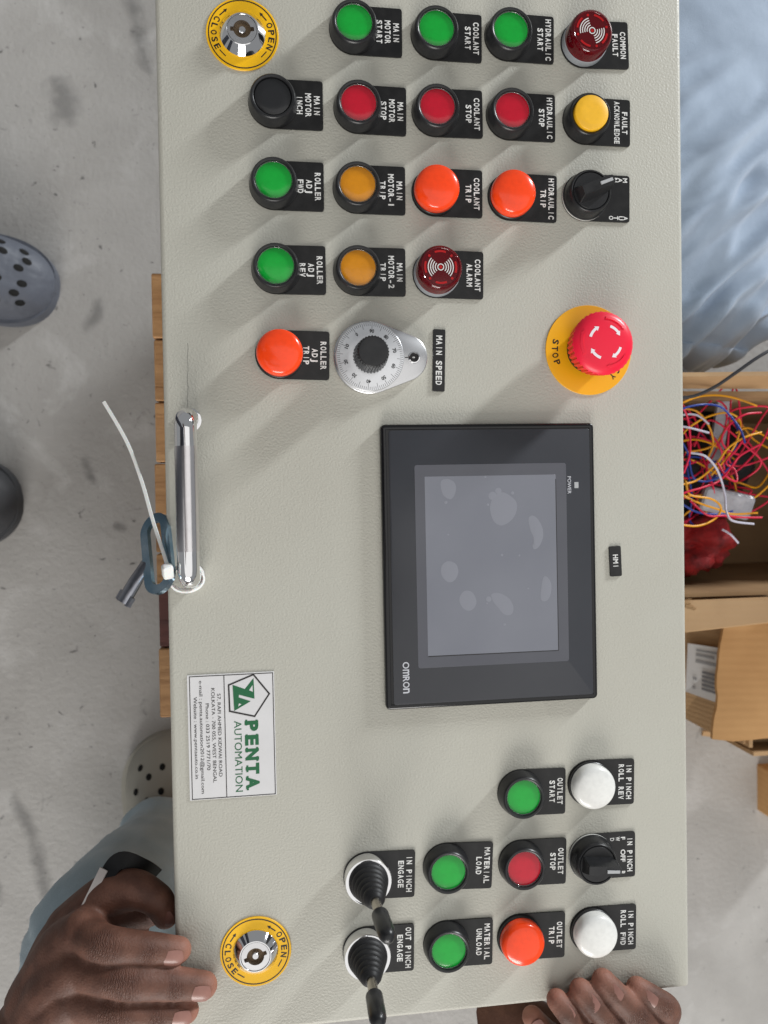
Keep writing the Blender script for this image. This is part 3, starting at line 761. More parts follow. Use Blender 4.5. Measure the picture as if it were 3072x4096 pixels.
def bubble(pts, lift=.02):
    cx_ = sum(p[0] for p in pts) / len(pts); cy_ = sum(p[1] for p in pts) / len(pts)
    # smooth closed outline through the points
    out = []; n = len(pts)
    for i in range(n):
        p0, p1, p2, p3 = (pts[(i + k - 1) % n] for k in range(4))
        for t in (0, .25, .5, .75):
            out.append(tuple(.5 * ((2 * p1[k]) + (-p0[k] + p2[k]) * t + (2 * p0[k] - 5 * p1[k] + 4 * p2[k] - p3[k]) * t * t + (-p0[k] + 3 * p1[k] - 3 * p2[k] + p3[k]) * t ** 3) for k in (0, 1)))
    q = MB(); m_ = len(out)
    v = [(x, y, 5.36) for x, y in out] + [(cx_ + (x - cx_) * .93, cy_ + (y - cy_) * .93, 5.36 + lift) for x, y in out]
    q.add(v, [(i, (i + 1) % m_, m_ + (i + 1) % m_, m_ + i) for i in range(m_)] + [tuple(range(m_, 2 * m_))])
    sub('air_bubble', q.mesh('air_bubble', 'hmi_bubble', MM, angle=60), hm, 0, 0)
def hp(l):   # outline traced on the screen, in its own mm frame (0.105 mm per traced unit)
    return [(-.25 + (x - 815) * .1055 + .3, (1050 - y) * .1045) for x, y in l][::-1]
bubble(hp([(505, 530), (545, 510), (590, 535), (598, 580), (580, 625), (555, 637), (515, 605)]))
bubble(hp([(810, 690), (840, 625), (890, 600), (945, 628), (980, 670), (975, 730), (940, 780), (880, 808), (830, 775)]))
bubble(hp([(1055, 770), (1080, 750), (1115, 775), (1143, 830), (1145, 890), (1120, 945), (1090, 962), (1078, 940), (1085, 890), (1065, 840)]))
bubble(hp([(500, 1050), (540, 1020), (590, 1040), (603, 1090), (580, 1138), (540, 1150), (500, 1110)]))
bubble(hp([(608, 1250), (640, 1208), (690, 1220), (714, 1275), (695, 1320), (655, 1332), (618, 1300)]))
bubble(hp([(810, 1235), (860, 1230), (920, 1265), (948, 1320), (935, 1365), (890, 1365), (850, 1320), (820, 1280)]))
bubble(hp([(1145, 1140), (1170, 1140), (1195, 1190), (1185, 1260), (1155, 1292), (1125, 1275), (1132, 1190)]))
for x, y, r in ((828, 622, 26), (865, 592, 20), (955, 606, 10), (534, 656, 10), (792, 1265, 17), (784, 502, 7), (881, 992, 8), (992, 998, 6), (797, 676, 8), (890, 1427, 8), (544, 856, 6), (1045, 1207, 6), (780, 1290, 6)):
    bubble(hp([(x + r * math.cos(a * PI / 4), y + r * math.sin(a * PI / 4)) for a in range(8)]), .015)

# --- name plate
nx, ny = -168.8, -103.9
q = MB(); q.stack(54, 79, .5, [(0, .06), (0, .5), (.1, .6)], seg=3)
def S(s, t): return (t - 27, 39.5 - s)
def line(q, a, c, w, z, m):
    a = Vector(S(*a)); c = Vector(S(*c)); d = (c - a).normalized() * (w / 2); n_ = Vector((-d.y, d.x))
    q.flat([tuple(a - d - n_), tuple(c + d - n_), tuple(c + d + n_), tuple(a - d + n_)], z, m)
for a, c in (((.9, 1.6), (78.3, 1.6)), ((78.3, 1.6), (78.3, 53.2)), ((78.3, 53.2), (.9, 53.2)), ((.9, 53.2), (.9, 1.6))): line(q, a, c, .5, .68, 1)
line(q, (1.3, 22.8), (78, 22.8), .5, .70, 1)
for t, s0_, s1_, txt in ((19.4, 12.4, 65, '57, RAFI AHMED KIDWAI ROAD'), (15.8, 8.8, 68.5, 'KOLKATA - 700 055, WEST BENGAL'), (12.1, 18.3, 60.4, 'Phone : 033 2519 7771/70'),
                         (8.4, 3.8, 75, 'e-mail : penta.automation2012@gmail.com'), (4.8, 13.8, 65.4, 'Website : www.pentaauto.co.in')):
    x_, y_ = S((s0_ + s1_) / 2, t); q.text(txt, x_, y_, .70, 2.1, s1_ - s0_, m=1, bold=0.0)
pent = [(1.4, 41.1), (14.1, 50.8), (28, 41.3), (23.9, 25.9), (7.3, 25.6)]
for i in range(5): line(q, pent[i], pent[(i + 1) % 5], .95, .70 + .012 * i, 1)
def tri(pts): return [S((y - 165) / 1655 * 79, (x - 178) / 1165 * 54) for x, y in pts]
q.flat(tri([(1066, 240), (945, 382), (865, 452), (1073, 517)])[::-1], .72, 2)
q.flat(tri([(945, 382), (782, 318), (797, 665), (862, 490), (865, 452)])[::-1], .72, 2)
q.flat(tri([(862, 490), (797, 665), (1020, 548)])[::-1], .72, 2)
q.flat(tri([(1050, 335), (1003, 400), (1052, 422)])[::-1], .78, 0); q.flat(tri([(862, 568), (852, 608), (897, 580)])[::-1], .78, 0)
for i, ch in enumerate('PENTA'):
    s_ = 34.0 + i * 9.05; w = (7.6, 7.6, 8.4, 8.0, 8.8)[i]
    x_, y_ = S(s_, 39.2); q.text(ch, x_, y_, .70, 7.4, w - 1.0, m=2, bold=.055)
    def serif(sc, t0, ww=3.6):
        a = S(sc - ww / 2, t0 - .65); c = S(sc + ww / 2, t0 + .65)
        q.flat([(a[0], c[1]), (c[0], c[1]), (c[0], a[1]), (a[0], a[1])], .715, 2)
    lo, hi = 36.0, 42.4
    if ch == 'P': serif(s_ - 2.3, lo); serif(s_ - 2.5, hi, 2.6)
    if ch == 'E': serif(s_ - 2.4, lo, 2.8); serif(s_ - 2.4, hi, 2.8)
    if ch == 'N': serif(s_ - 2.9, lo, 3.0); serif(s_ - 3.2, hi, 2.6); serif(s_ + 2.9, hi, 3.0)
    if ch == 'T': serif(s_, lo, 4.2)
    if ch == 'A': serif(s_ - 3.0, lo, 2.8); serif(s_ + 3.0, lo, 3.2)
x_, y_ = S((30.3 + 75.4) / 2, 30.7); q.text('AUTOMATION', x_, y_, .70, 4.5, 45.1, m=3, bold=0.0)
part('name_plate', q.mesh('name_plate', ['plate_white', 'print_black', 'print_green', 'print_green'], MM, smooth=False), nx, ny, 0, .004, label='white maker plate with green pentagon logo and address')

# --- pull handle with its film sleeve
hxx = -191.3; z_ = 19.0; yb, yt = -2.0, 95.0; rb = 7.0
path = [(0, yt - 0, .2), (0, yt, 6), (0, yt, z_ - rb)]
for i in range(1, 9):
    a = PI / 2 * i / 8; path.append((0, yt - rb + rb * math.cos(a), z_ - rb + rb * math.sin(a)))
for i in range(0, 9):
    a = PI / 2 * i / 8; path.append((0, yb + rb - rb * math.sin(a), z_ - rb + rb * math.cos(a)))
path += [(0, yb, 6), (0, yb, .2)]
q = MB(); q.tube(path, 6.6, 32); q.lathe([(7.8, .06), (7.6, .7), (6.0, 1.0)], 32, c=(0, yt)); q.lathe([(7.8, .06), (7.6, .7), (6.0, 1.0)], 32, c=(0, yb))
hd = part('pull_handle', q.mesh('bar', 'chrome', MM, angle=50), hxx, 0, label='chrome bow handle standing on the panel edge')
q = MB(); q.tube([(0, 77.5, z_), (0, 60, z_), (0, 30, z_), (0, 14.5, z_)], 6.72, 40); sub('film_sleeve', q.mesh('film_sleeve', 'satin_steel', MM, angle=50), hd, 0, 0)
q = MB(); pts = [(-191.2 + .3 * math.sin(i * 1.7) - .8 * i / 12, 143 - 41 * i / 12, .06) for i in range(13)]
v = []
for x, y, z in pts: v += [(x - .09, y, z), (x + .09, y, z)]
q.add(v, [(2 * i, 2 * i + 2, 2 * i + 3, 2 * i + 1) for i in range(12)])
part('pencil_line', q.mesh('pencil_line', 'pencil', MM, smooth=False), 0, 0, 0, 0)

# ------------------------------------------------------------------ cabinet key and cable tie hanging on the handle
ax = Vector((.15, -.82, .55)).normalized()
bx_ = Vector((-.80, -.26, -.50)); bx_ = (bx_ - ax * bx_.dot(ax)).normalized()
nz = ax.cross(bx_).normalized()
if nz.z < 0: nz = -nz
key0 = P(-211.5, 13.0, 4)
Mk = Matrix((ax, bx_, nz)).transposed()
def kp(u, w, t): return tuple(Mk @ Vector((u * MM, w * MM, t * MM)))
def ks(u, w, t):     # shank, leaving the bow at a slant
    c_, s_ = .76, .65
    return kp(3 + u * c_ + (w - 10) * s_, 10 - u * s_ + (w - 10) * c_, t)
def stad(L_, W_, n=14):
    r = W_ / 2; d = L_ / 2 - r
    return [(d + r * math.cos(a), r * math.sin(a)) for a in [-PI / 2 + PI * i / n for i in range(n + 1)]] + [(-d + r * math.cos(a), r * math.sin(a)) for a in [PI / 2 + PI * i / n for i in range(n + 1)]]
q = MB(); A = stad(56, 22.5); B_ = stad(44.5, 11); n = len(A); v = []
for T in (1.5, -1.5): v += [kp(x, y, T) for x, y in A] + [kp(x, y, T) for x, y in B_]
fs = []
for i in range(n):
    j = (i + 1) % n
    fs += [(i, j, n + j, n + i), (3 * n + i, 3 * n + j, 2 * n + j, 2 * n + i), (2 * n + i, 2 * n + j, j, i), (n + i, n + j, 3 * n + j, 3 * n + i)]
q.add(v, fs)
key = tag(link('cabinet_key', q.mesh('bow', 'zinc', 1, angle=40), None, key0), 'flat zinc-plated cabinet key dangling from the panel handle', 'key')
q = MB(); n = 20
sh = []
for w in (8.5, 15, 23, 31, 37):
    sh.append([ks(4.6 * math.cos(2 * PI * i / n), w, 4.6 * math.sin(2 * PI * i / n) * (.30 if w < 10 else .55 if w < 16 else .85)) for i in range(n)])
v = [p for r in sh for p in r]
q.add(v, [(k * n + i, k * n + (i + 1) % n, (k + 1) * n + (i + 1) % n, (k + 1) * n + i) for k in range(4) for i in range(n)] + [tuple(4 * n + i for i in range(n)), tuple(range(n - 1, -1, -1))])
for sx in (-1, 1):
    c0 = [ks(sx * 3.8, 31, -1.2), ks(sx * 7.0, 31.5, -1.2), ks(sx * 7.0, 37.5, -1.2), ks(sx * 3.8, 38, -1.2), ks(sx * 3.8, 31, 1.2), ks(sx * 7.0, 31.5, 1.2), ks(sx * 7.0, 37.5, 1.2), ks(sx * 3.8, 38, 1.2)]
    q.add(c0, [(0, 3, 2, 1), (4, 5, 6, 7), (0, 1, 5, 4), (1, 2, 6, 5), (2, 3, 7, 6), (3, 0, 4, 7)])
o = bpy.data.objects.new('shank', q.mesh('shank', 'key_shank', 1, angle=50)); C.objects.link(o); o.parent = key

def smooth_path(pts, sub_=6):
    pts = [Vector(p) for p in pts]; out = []; n = len(pts)
    for i in range(n - 1):
        p0, p1, p2, p3 = pts[max(i - 1, 0)], pts[i], pts[i + 1], pts[min(i + 2, n - 1)]
        for k in range(sub_):
            t = k / sub_
            out.append(.5 * ((2 * p1) + (-p0 + p2) * t + (2 * p0 - 5 * p1 + 4 * p2 - p3) * t * t + (-p0 + 3 * p1 - 3 * p2 + p3) * t ** 3))
    out.append(pts[-1]); return out
def ribbon(q, pts, w, t, wvec, m=0):
    pts = [Vector(p) for p in pts]; k = len(pts); v = []; fs = []
    for i, p in enumerate(pts):
        d = (pts[min(i + 1, k - 1)] - pts[max(i - 1, 0)]).normalized()
        wv = Vector((0, 0, 1)).cross(d) + Vector((0, 0, wvec)) if isinstance(wvec, float) else Vector(wvec(i / (k - 1))) if callable(wvec) else Vector(wvec)
        wv = (wv - d * wv.dot(d)).normalized(); nn = d.cross(wv)
        for a, c in ((-1, -1), (1, -1), (1, 1), (-1, 1)): v.append(p + wv * (a * w / 2) + nn * (c * t / 2))
    for i in range(k - 1):
        for j in range(4): fs.append((i * 4 + j, i * 4 + (j + 1) % 4, i * 4 + 4 + (j + 1) % 4, i * 4 + 4 + j))
    fs += [(3, 2, 1, 0), (4 * k - 4, 4 * k - 3, 4 * k - 2, 4 * k - 1)]
    q.add(v, fs, m)
tie = thing('cable_tie', P(-203, 3.5, 20), 'white nylon cable tie looped round the chrome handle, long tail sticking out', 'cable tie')
q = MB()
lp = []
for i in range(25):     # loop round the lower leg of the handle and through the key bow
    a = PI * .93 + 2 * PI * .92 * i / 24
    lp.append(P(-193.6 + 9.6 * math.cos(a), -2.6 + 7.6 * math.sin(a), 10 - 5 * math.cos(a)))
ribbon(q, lp, 4.4 * MM, 1.2 * MM, (.25, -.45, 1))
link('loop', q.mesh('loop', 'nylon', 1, P(-203, 3.5, 20), angle=40), tie, P(-203, 3.5, 20))
q = MB(); q.stack(6.4, 8.4, 1.6, [(.6, -3), (0, -2.2), (0, 2.2), (.6, 3)], seg=3)
me = q.mesh('head', 'nylon', MM, angle=40); o = link('head', me, tie, P(-203.0, 3.0, 22)); o.rotation_euler = (.35, .3, .15)
q = MB(); tp = smooth_path([P(-203.5, 6, 19), P(-206.5, 13, 13), P(-211.5, 25.2, 5), P(-215, 36, 2), P(-220.8, 57, -1), P(-230, 82, -5), P(-244.5, 107.8, -10)], 8)
ribbon(q, tp, 2.0 * MM, 1.0 * MM, lambda t: (1, .45, .2))
link('tail', q.mesh('tail', 'nylon', 1, P(-203, 3.5, 20), angle=40), tie, P(-203, 3.5, 20))

# ------------------------------------------------------------------ cardboard boxes and their contents (right of the panel)
def slab(q, a, b_, c, d, t, m=0):
    """quad slab a,b,c,d with thickness t"""
    a, b_, c, d = (Vector(p) for p in (a, b_, c, d))
    n = (b_ - a).cross(d - a).normalized() * t
    v = [a, b_, c, d, a + n, b_ + n, c + n, d + n]
    q.add(v, [(3, 2, 1, 0), (4, 5, 6, 7), (0, 1, 5, 4), (1, 2, 6, 5), (2, 3, 7, 6), (3, 0, 4, 7)], m)
BX0, BX1, BY0, BY1, BZ = .172, .50, -.045, .131, .268
box = thing('cardboard_box', ((BX0 + BX1) / 2, (BY0 + BY1) / 2, 0), 'open cardboard box full of tangled coloured wires beside the panel', 'box')
def bslab(name, a, b_, c, d, t, m, par):
    q = MB(); slab(q, a, b_, c, d, t); org = Vector(a)
    return link(name, q.mesh(name, m, 1, org, smooth=False), par, org)
T = .004
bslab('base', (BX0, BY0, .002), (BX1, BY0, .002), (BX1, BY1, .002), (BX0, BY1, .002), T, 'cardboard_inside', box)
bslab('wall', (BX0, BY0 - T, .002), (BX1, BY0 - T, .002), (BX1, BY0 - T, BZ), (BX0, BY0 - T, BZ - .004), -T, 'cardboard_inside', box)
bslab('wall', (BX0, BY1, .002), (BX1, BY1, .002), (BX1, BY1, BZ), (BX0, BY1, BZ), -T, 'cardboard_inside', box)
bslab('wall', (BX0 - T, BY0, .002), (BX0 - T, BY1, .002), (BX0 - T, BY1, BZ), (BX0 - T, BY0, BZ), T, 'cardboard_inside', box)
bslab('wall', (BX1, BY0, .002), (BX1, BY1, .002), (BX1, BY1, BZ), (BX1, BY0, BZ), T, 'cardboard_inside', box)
bslab('flap', (BX0 + .005, BY1 + .006, BZ + .001), (BX1, BY1 + .006, BZ + .001), (BX1, BY1 + .017, BZ + .026), (BX0 + .012, BY1 + .013, BZ + .022), -T, 'cardboard', box)
bslab('flap', (BX0 + .02, BY0 - .008, BZ - .002), (BX0 + .022, BY0 - .034, BZ + .012), (BX1, BY0 - .012, BZ + .016), (BX1, BY0 - .006, BZ - .002), T, 'cardboard', box)
# torn corrugated corner
q = MB()
for i in range(16):
    a = Vector((.208 + random.uniform(0, .016), BY0 - .004 - random.uniform(0, .022), BZ + random.uniform(-.008, .006)))
    slab(q, a, a + Vector((random.uniform(.003, .008), random.uniform(-.003, .003), random.uniform(-.002, .003))), a + Vector((.006, .005, .003)), a + Vector((0, .005, .001)), .0012)


o = link('torn_corner', q.mesh('torn_corner', 'cardboard', 1, (.21, BY0, BZ), smooth=False), box, (.21, BY0, BZ))

WN = {'yellow': ('yellow_wire', 'yellow insulated wire tangled in the open cardboard box'), 'pink': ('pink_wire', 'crimson insulated wire tangled in the open cardboard box'),
      'blue': ('blue_wire', 'blue insulated wire tangled in the open cardboard box'), 'white': ('white_wire', 'pale lavender-white wire lying in the open cardboard box')}
def zp(x, y, h):
    """zoom trace -> mm on the level h (measured offline, affine fit of that level)"""
    k = (492.5 - h) / (492.5 + 150)
    X = 147.0 + (x + 84.0) * .2015; Y = 178.5 - y * .1760 + (x - 300) * .012
    cxm, cym = -134.0, 44.8
    return P(cxm + (X - cxm) * k * 1.0, cym + (Y - cym) * k, h)
TR = [('yellow', [(165, 880), (185, 790), (230, 725), (330, 700), (420, 630), (480, 550), (560, 500), (640, 480)], -135),
      ('yellow', [(175, 850), (200, 895), (320, 930), (410, 905), (445, 850), (400, 800), (300, 770), (280, 700)], -128),
      ('yellow', [(160, 360), (260, 310), (340, 280), (430, 278), (520, 300), (620, 345)], -140),
      ('yellow', [(270, 460), (300, 430), (380, 385), (480, 370), (540, 420), (520, 520), (470, 600), (400, 680)], -150),
      ('yellow', [(240, 750), (280, 780), (350, 820), (430, 855), (500, 885), (620, 890)], -142),
      ('yellow', [(230, 330), (330, 350), (390, 430), (410, 520), (380, 600)], -158),
      ('pink', [(150, 870), (250, 770), (350, 740), (440, 710), (500, 640), (540, 590), (640, 540)], -126),
      ('pink', [(150, 325), (230, 315), (280, 350), (300, 450), (300, 560), (270, 660)], -134),
      ('pink', [(430, 620), (470, 690), (520, 720), (510, 660), (470, 620), (520, 560), (560, 500)], -138),
      ('pink', [(300, 800), (380, 880), (460, 890), (540, 905), (640, 915)], -136),
      ('pink', [(640, 380), (560, 385), (490, 430), (450, 500), (480, 560), (540, 590)], -140),
      ('blue', [(230, 400), (260, 340), (350, 320), (430, 330), (480, 370), (540, 460), (560, 530)], -132),
      ('blue', [(150, 775), (240, 800), (330, 860), (440, 880), (500, 870)], -148),
      ('blue', [(240, 390), (250, 470), (290, 560), (320, 690), (420, 700), (520, 610)], -152),
      ('white', [(305, 560), (370, 580), (420, 640), (450, 720), (465, 800), (470, 870), (500, 920), (600, 945)], -122),
      ('white', [(190, 405), (290, 430), (390, 465)], -138), ('white', [(450, 960), (490, 990), (525, 1035)], -150),
      ('white', [(200, 400), (250, 370), (330, 370), (390, 420)], -146)]
def wire(col, pts, r=.92):
    sp_ = smooth_path(pts, 7); org = sp_[0]
    q = MB(); q.tube(sp_, r * MM, 7)
    m_, lab = WN[col]
    tag(link('wire', q.mesh('wire', m_, 1, org, angle=80), None, org), lab, 'wire', col + ' loose wires in the cardboard box')
for col, pl, h in TR:
    wire(col, [zp(x, y, h + 5 * math.sin(i * 1.3)) for i, (x, y) in enumerate(pl)])
rnd = random.Random(11)
for i in range(22):
    col = rnd.choice(['yellow', 'pink', 'pink', 'pink', 'blue', 'yellow', 'white'])
    c = Vector((rnd.uniform(.215, .33), rnd.uniform(.03, .115), 0)); a = rnd.uniform(0, 6.28); pts = []
    for k in range(7):
        a += rnd.uniform(.4, 1.3); rr = rnd.uniform(.022, .055)
        pts.append(Vector((c.x + rr * math.cos(a), c.y + rr * math.sin(a), H - .165 - rnd.uniform(0, .03) - .001 * i)))
    wire(col, pts)
org = zp(130, 300, -135)
q = MB(); q.tube(smooth_path([zp(120, 290, -128), zp(220, 280, -122), zp(320, 275, -118), zp(420, 235, -112), zp(520, 170, -106), zp(640, 90, -104), zp(800, 10, -110)], 7), .0014, 8)
tag(link('cable', q.mesh('cable', 'dark_wire', 1, org, angle=80), None, org), 'thin dark grey cable hanging over the far flap of the wire box', 'cable')

def lump(name, c, rad, m, seed, amp=.35, label=None, cat=None, sub_=3):
    bmm = bmesh.new(); bmesh.ops.create_icosphere(bmm, subdivisions=sub_, radius=1)
    for v in bmm.verts:
        n = mnoise.noise(v.co * 1.6 + Vector((seed, 0, 0))) + .5 * abs(mnoise.noise(v.co * 4 + Vector((0, seed, 0))))
        k = 1 + amp * n
        v.co = Vector((v.co.x * rad[0] * k, v.co.y * rad[1] * k, v.co.z * rad[2] * k))
    me = bpy.data.meshes.new(name); bmm.to_mesh(me); bmm.free(); me.materials.append(MATS[m])
    me.polygons.foreach_set('use_smooth', [True] * len(me.polygons))
    return tag(link(name, me, None, c), label, cat)
lump('cloth_bundle', (.262, -.005, .20), (.038, .026, .03), 'red_cloth', 3, .7, 'crumpled red cloth in the bottom corner of the wire box', 'cloth', 4)
lump('cable_bag', (.222, -.01, .155), (.035, .028, .045), 'dark_junk', 9, .5, 'black bag of parts beside the red cloth in the wire box', 'bag')
lump('debris_heap', (.27, .07, .12), (.085, .07, .085), 'dark_junk', 21, .4, 'dark heap of cable offcuts under the wires', 'cable heap')
q = MB(); q.stack(46, 23, 4, [(2, -6), (0, -4), (0, 4), (2, 6)])
o = tag(link('plastic_pack', q.mesh('plastic_pack', 'clear_pack', MM, angle=30), None, (.275, .035, .243), (.25, -.2, -.25)), 'crumpled clear plastic pack under the wires', 'packet')
q = MB(); q.stack(20, 34, 4, [(2, -6), (0, -4), (0, 4), (2, 6)])
o = tag(link('plastic_pack', q.mesh('plastic_pack', 'clear_pack', MM, angle=30), None, (.226, .095, .225), (.2, .3, .5)), 'grey-white plastic connector pack near the upper flap of the wire box', 'packet')
q = MB(); q.box((-.007, -.04, -.002), (.007, .04, .002))
tag(link('plastic_strip', q.mesh('plastic_strip', 'clear_pack', 1, smooth=False), None, (.284, .095, .215), (.3, 0, 0)), 'flat grey strip upright among the wires', 'strip')

# second box, its top bulging, one flap folded down with a paper label
b2 = thing('cardboard_box', (.42, -.155, 0), 'orange-brown corrugated cardboard box with a white paper label on its side flap', 'box')
def B2(name, pts, t, m):
    q = MB(); slab(q, *pts, t); org = Vector(pts[0]); return link(name, q.mesh(name, m, 1, org, smooth=False), b2, org)
B2('wall', [(.33, -.215, 0), (.33, -.215, .19), (.335, -.092, .19), (.335, -.092, 0)], -.004, 'cardboard')
B2('wall', [(.335, -.22, 0), (.58, -.22, 0), (.58, -.22, .19), (.335, -.22, .19)], .004, 'cardboard')
B2('wall', [(.335, -.085, 0), (.58, -.085, 0), (.58, -.085, .19), (.335, -.085, .19)], .004, 'cardboard')
B2('wall', [(.585, -.215, 0), (.585, -.09, 0), (.585, -.09, .19), (.585, -.215, .19)], .004, 'cardboard')
# bulging top
q = MB(); nu, nv = 14, 12
for i in range(nu + 1):
    for j in range(nv + 1):
        u, w = i / nu, j / nv
        x = .292 + .012 * w * 1.2 + (.585 - .292) * u + .003 * mnoise.noise(Vector((w * 5, u, 4))); y = -.205 - .012 * u + (.128 + .004 * u) * w + .003 * mnoise.noise(Vector((u * 7, w, 9)))
        z = .197 + .014 * math.sin(PI * u) * math.sin(PI * w) - .010 * (1 - u) ** 3 + (.006 if j == nv else 0) + .006 * mnoise.noise(Vector((x * 14, y * 14, 2)))
        q.v.append((x, y, z))
for i in range(nu):
    for j in range(nv): a = i * (nv + 1) + j; q.f.append((a, a + nv + 1, a + nv + 2, a + 1)); q.mi.append(0)
nn = len(q.v); q.v += [(x, y, z - .004) for x, y, z in q.v]
for f in list(q.f): q.f.append(tuple(reversed([k + nn for k in f]))); q.mi.append(0)
rim = [(i * (nv + 1)) for i in range(nu + 1)] + [nu * (nv + 1) + j for j in range(1, nv + 1)] + [i * (nv + 1) + nv for i in range(nu - 1, -1, -1)] + [j for j in range(nv - 1, 0, -1)]
for a, c in zip(rim, rim[1:] + rim[:1]): q.f.append((c, a, a + nn, c + nn)); q.mi.append(0)
link('lid', q.mesh('lid', 'cardboard_orange', 1, (.292, -.205, .19), angle=30), b2, (.292, -.205, .19))
fl_ = B2('side_flap', [(.312, -.208, .096), (.33, -.212, .185), (.332, -.095, .185), (.306, -.098, .11)], .003, 'cardboard')
q = MB(); v = [Vector((.3085, -.176, .1105)), Vector((.3250, -.178, .1765)), Vector((.3265, -.118, .1765)), Vector((.3060, -.120, .1210))]
off = Vector((-.0036, 0, .0012))
pts = [p + off for p in v]
q.add([tuple(p) for p in pts], [(0, 3, 2, 1)], 0)
def lab(u, w): return tuple(pts[0].lerp(pts[3], u).lerp(pts[1].lerp(pts[2], u), w) + off * .15)
for u0, u1, w0, w1 in ((.15, .55, .35, .75), (.65, .72, .2, .8), (.78, .84, .2, .6), (.12, .18, .15, .22), (.3, .36, .15, .24), (.88, .92, .2, .8)):
    for s in range(5):
        ua = u0 + (u1 - u0) * s / 5; ub = ua + (u1 - u0) * .12
        q.add([lab(ua, w0), lab(ub, w0), lab(ub, w1), lab(ua, w1)], [(0, 1, 2, 3)], 1)
o = link('paper_label', q.mesh('paper_label', ['paper', 'print_grey'], 1, pts[0], smooth=False), b2, pts[0])
q = MB(); slab(q, (.385, -.262, .003), (.46, -.275, .003), (.47, -.262, .006), (.386, -.256, .004), .003)
tag(link('cardboard_scrap', q.mesh('cardboard_scrap', 'cardboard', 1, (.385, -.262, 0), smooth=False), None, (.385, -.262, 0)), 'narrow strip of torn cardboard on the floor beside the orange-brown box', 'cardboard')
q = MB(); q.stack(80, 60, 2, [(0, 0), (0, 58), (1.5, 60)])
tag(link('cardboard_carton', q.mesh('cardboard_carton', 'cardboard_orange', MM, angle=30), None, (.503, -.335, 0)), 'small brown carton alone on the floor', 'carton')

# ------------------------------------------------------------------ clogs
def clog_mesh(nm, m, L_=.285, W_=.098, holes=()):
    """x runs heel -> toe (toe at x = 0), closed toe dome and open heel"""
    q = MB(); nu, nv = 44, 28; v = []
    def half(u): return W_ / 2 * (max(0.0, 1 - (1 - min(u / .26, 1)) ** 2.6)) ** .46 * (1 - .22 * max(0, (u - .42) / .58) ** 1.5) * (1 if u < .93 else max(.0, 1 - ((u - .93) / .07) ** 2 * .75))
    def top(u): return .020 + (.040 * min(1, (u / .18)) ** .5 + .035 * max(0, min(1, (u - .15) / .4)) if u < .58 else .075 - .022 * min(1, (u - .58) / .12))
    def surf(u, s):
        w = max(half(u), .0006); e = abs(s)
        return Vector((-u * L_, w * math.copysign(e ** .8, s) if s else 0, .014 + (top(u) - .014) * (1 - e ** 2.8) ** .55))
    for i in range(nu + 1):
        u = (i / nu) ** 1.35
        for j in range(nv + 1): v.append(surf(u, -1 + 2 * j / nv))
    n1 = nv + 1; fs = [(i * n1 + j, i * n1 + j + 1, (i + 1) * n1 + j + 1, (i + 1) * n1 + j) for i in range(nu) for j in range(nv)]
    q.add(v, [tuple(reversed(f)) for f in fs], 0)
    # sole
    ring = [(v[i * n1].x, v[i * n1].y * 1.05 - .001, 0) for i in range(nu + 1)] + [(v[i * n1 + nv].x, v[i * n1 + nv].y * 1.05 + .001, 0) for i in range(nu, -1, -1)]
    q.add([(x, y, .0) for x, y, z in ring] + [(x, y, .0185) for x, y, z in ring],
          [tuple(range(len(ring))), tuple(range(2 * len(ring) - 1, len(ring) - 1, -1))] + [(i, len(ring) + i, len(ring) + (i + 1) % len(ring), (i + 1) % len(ring)) for i in range(len(ring))], 0)
    return q.mesh(nm, m, 1, angle=50), surf
def hole_disc():
    q = MB(); q.lathe([(1, 0), (.8, .1), (.05, .1)], 16); return q.mesh('vent_hole', 'hole_dark', 1)
ME_HOLE = hole_disc()
def add_holes(par, surf, rows, sx, sy):
    for u, s in rows:
        p = surf(u, s); pu = surf(u + .012, s) - surf(u - .012, s); ps = surf(u, min(s + .04, .99)) - surf(u, max(s - .04, -.99))
        nrm = ps.cross(pu).normalized()
        if nrm.z < 0: nrm = -nrm
        o = bpy.data.objects.new('vent_hole', ME_HOLE); C.objects.link(o); o.parent = par
        o.location = p + nrm * .0002; o.rotation_mode = 'QUATERNION'
        xq = (pu - nrm * pu.dot(nrm)).normalized(); yq = nrm.cross(xq)
        o.rotation_quaternion = Matrix((xq, yq, nrm)).transposed().to_quaternion()
        o.scale = (sx, sy, .004)
rowsA = [(u + .02 * (k % 2), s) for k, s in enumerate((-.62, -.36, -.1, .16, .42, .66)) for u in (.09, .17, .25, .33, .41)]
rowsC = [(u + .03 * (k % 2), s) for k, s in enumerate((-.4, -.1, .14, .38, .62)) for u in (.10, .18, .26, .34, .42)]
me, surf = clog_mesh('clog', 'clog_blue', .27, .090)
ca = tag(link('clog', me, None, (-.380, .279, 0), (0, 0, math.radians(-12))), 'blue-grey perforated rubber clog standing in the daylight', 'clog')
add_holes(ca, surf, rowsA, .0052, .0036)
me, surf = clog_mesh('clog', 'clog_shaded')
cb = tag(link('clog', me, None, (-.424, .050, 0), (0, 0, math.radians(4))), 'rubber clog near the crate, darkened in colour for the shade it stands in', 'clog')
add_holes(cb, surf, rowsA, .0052, .0036)

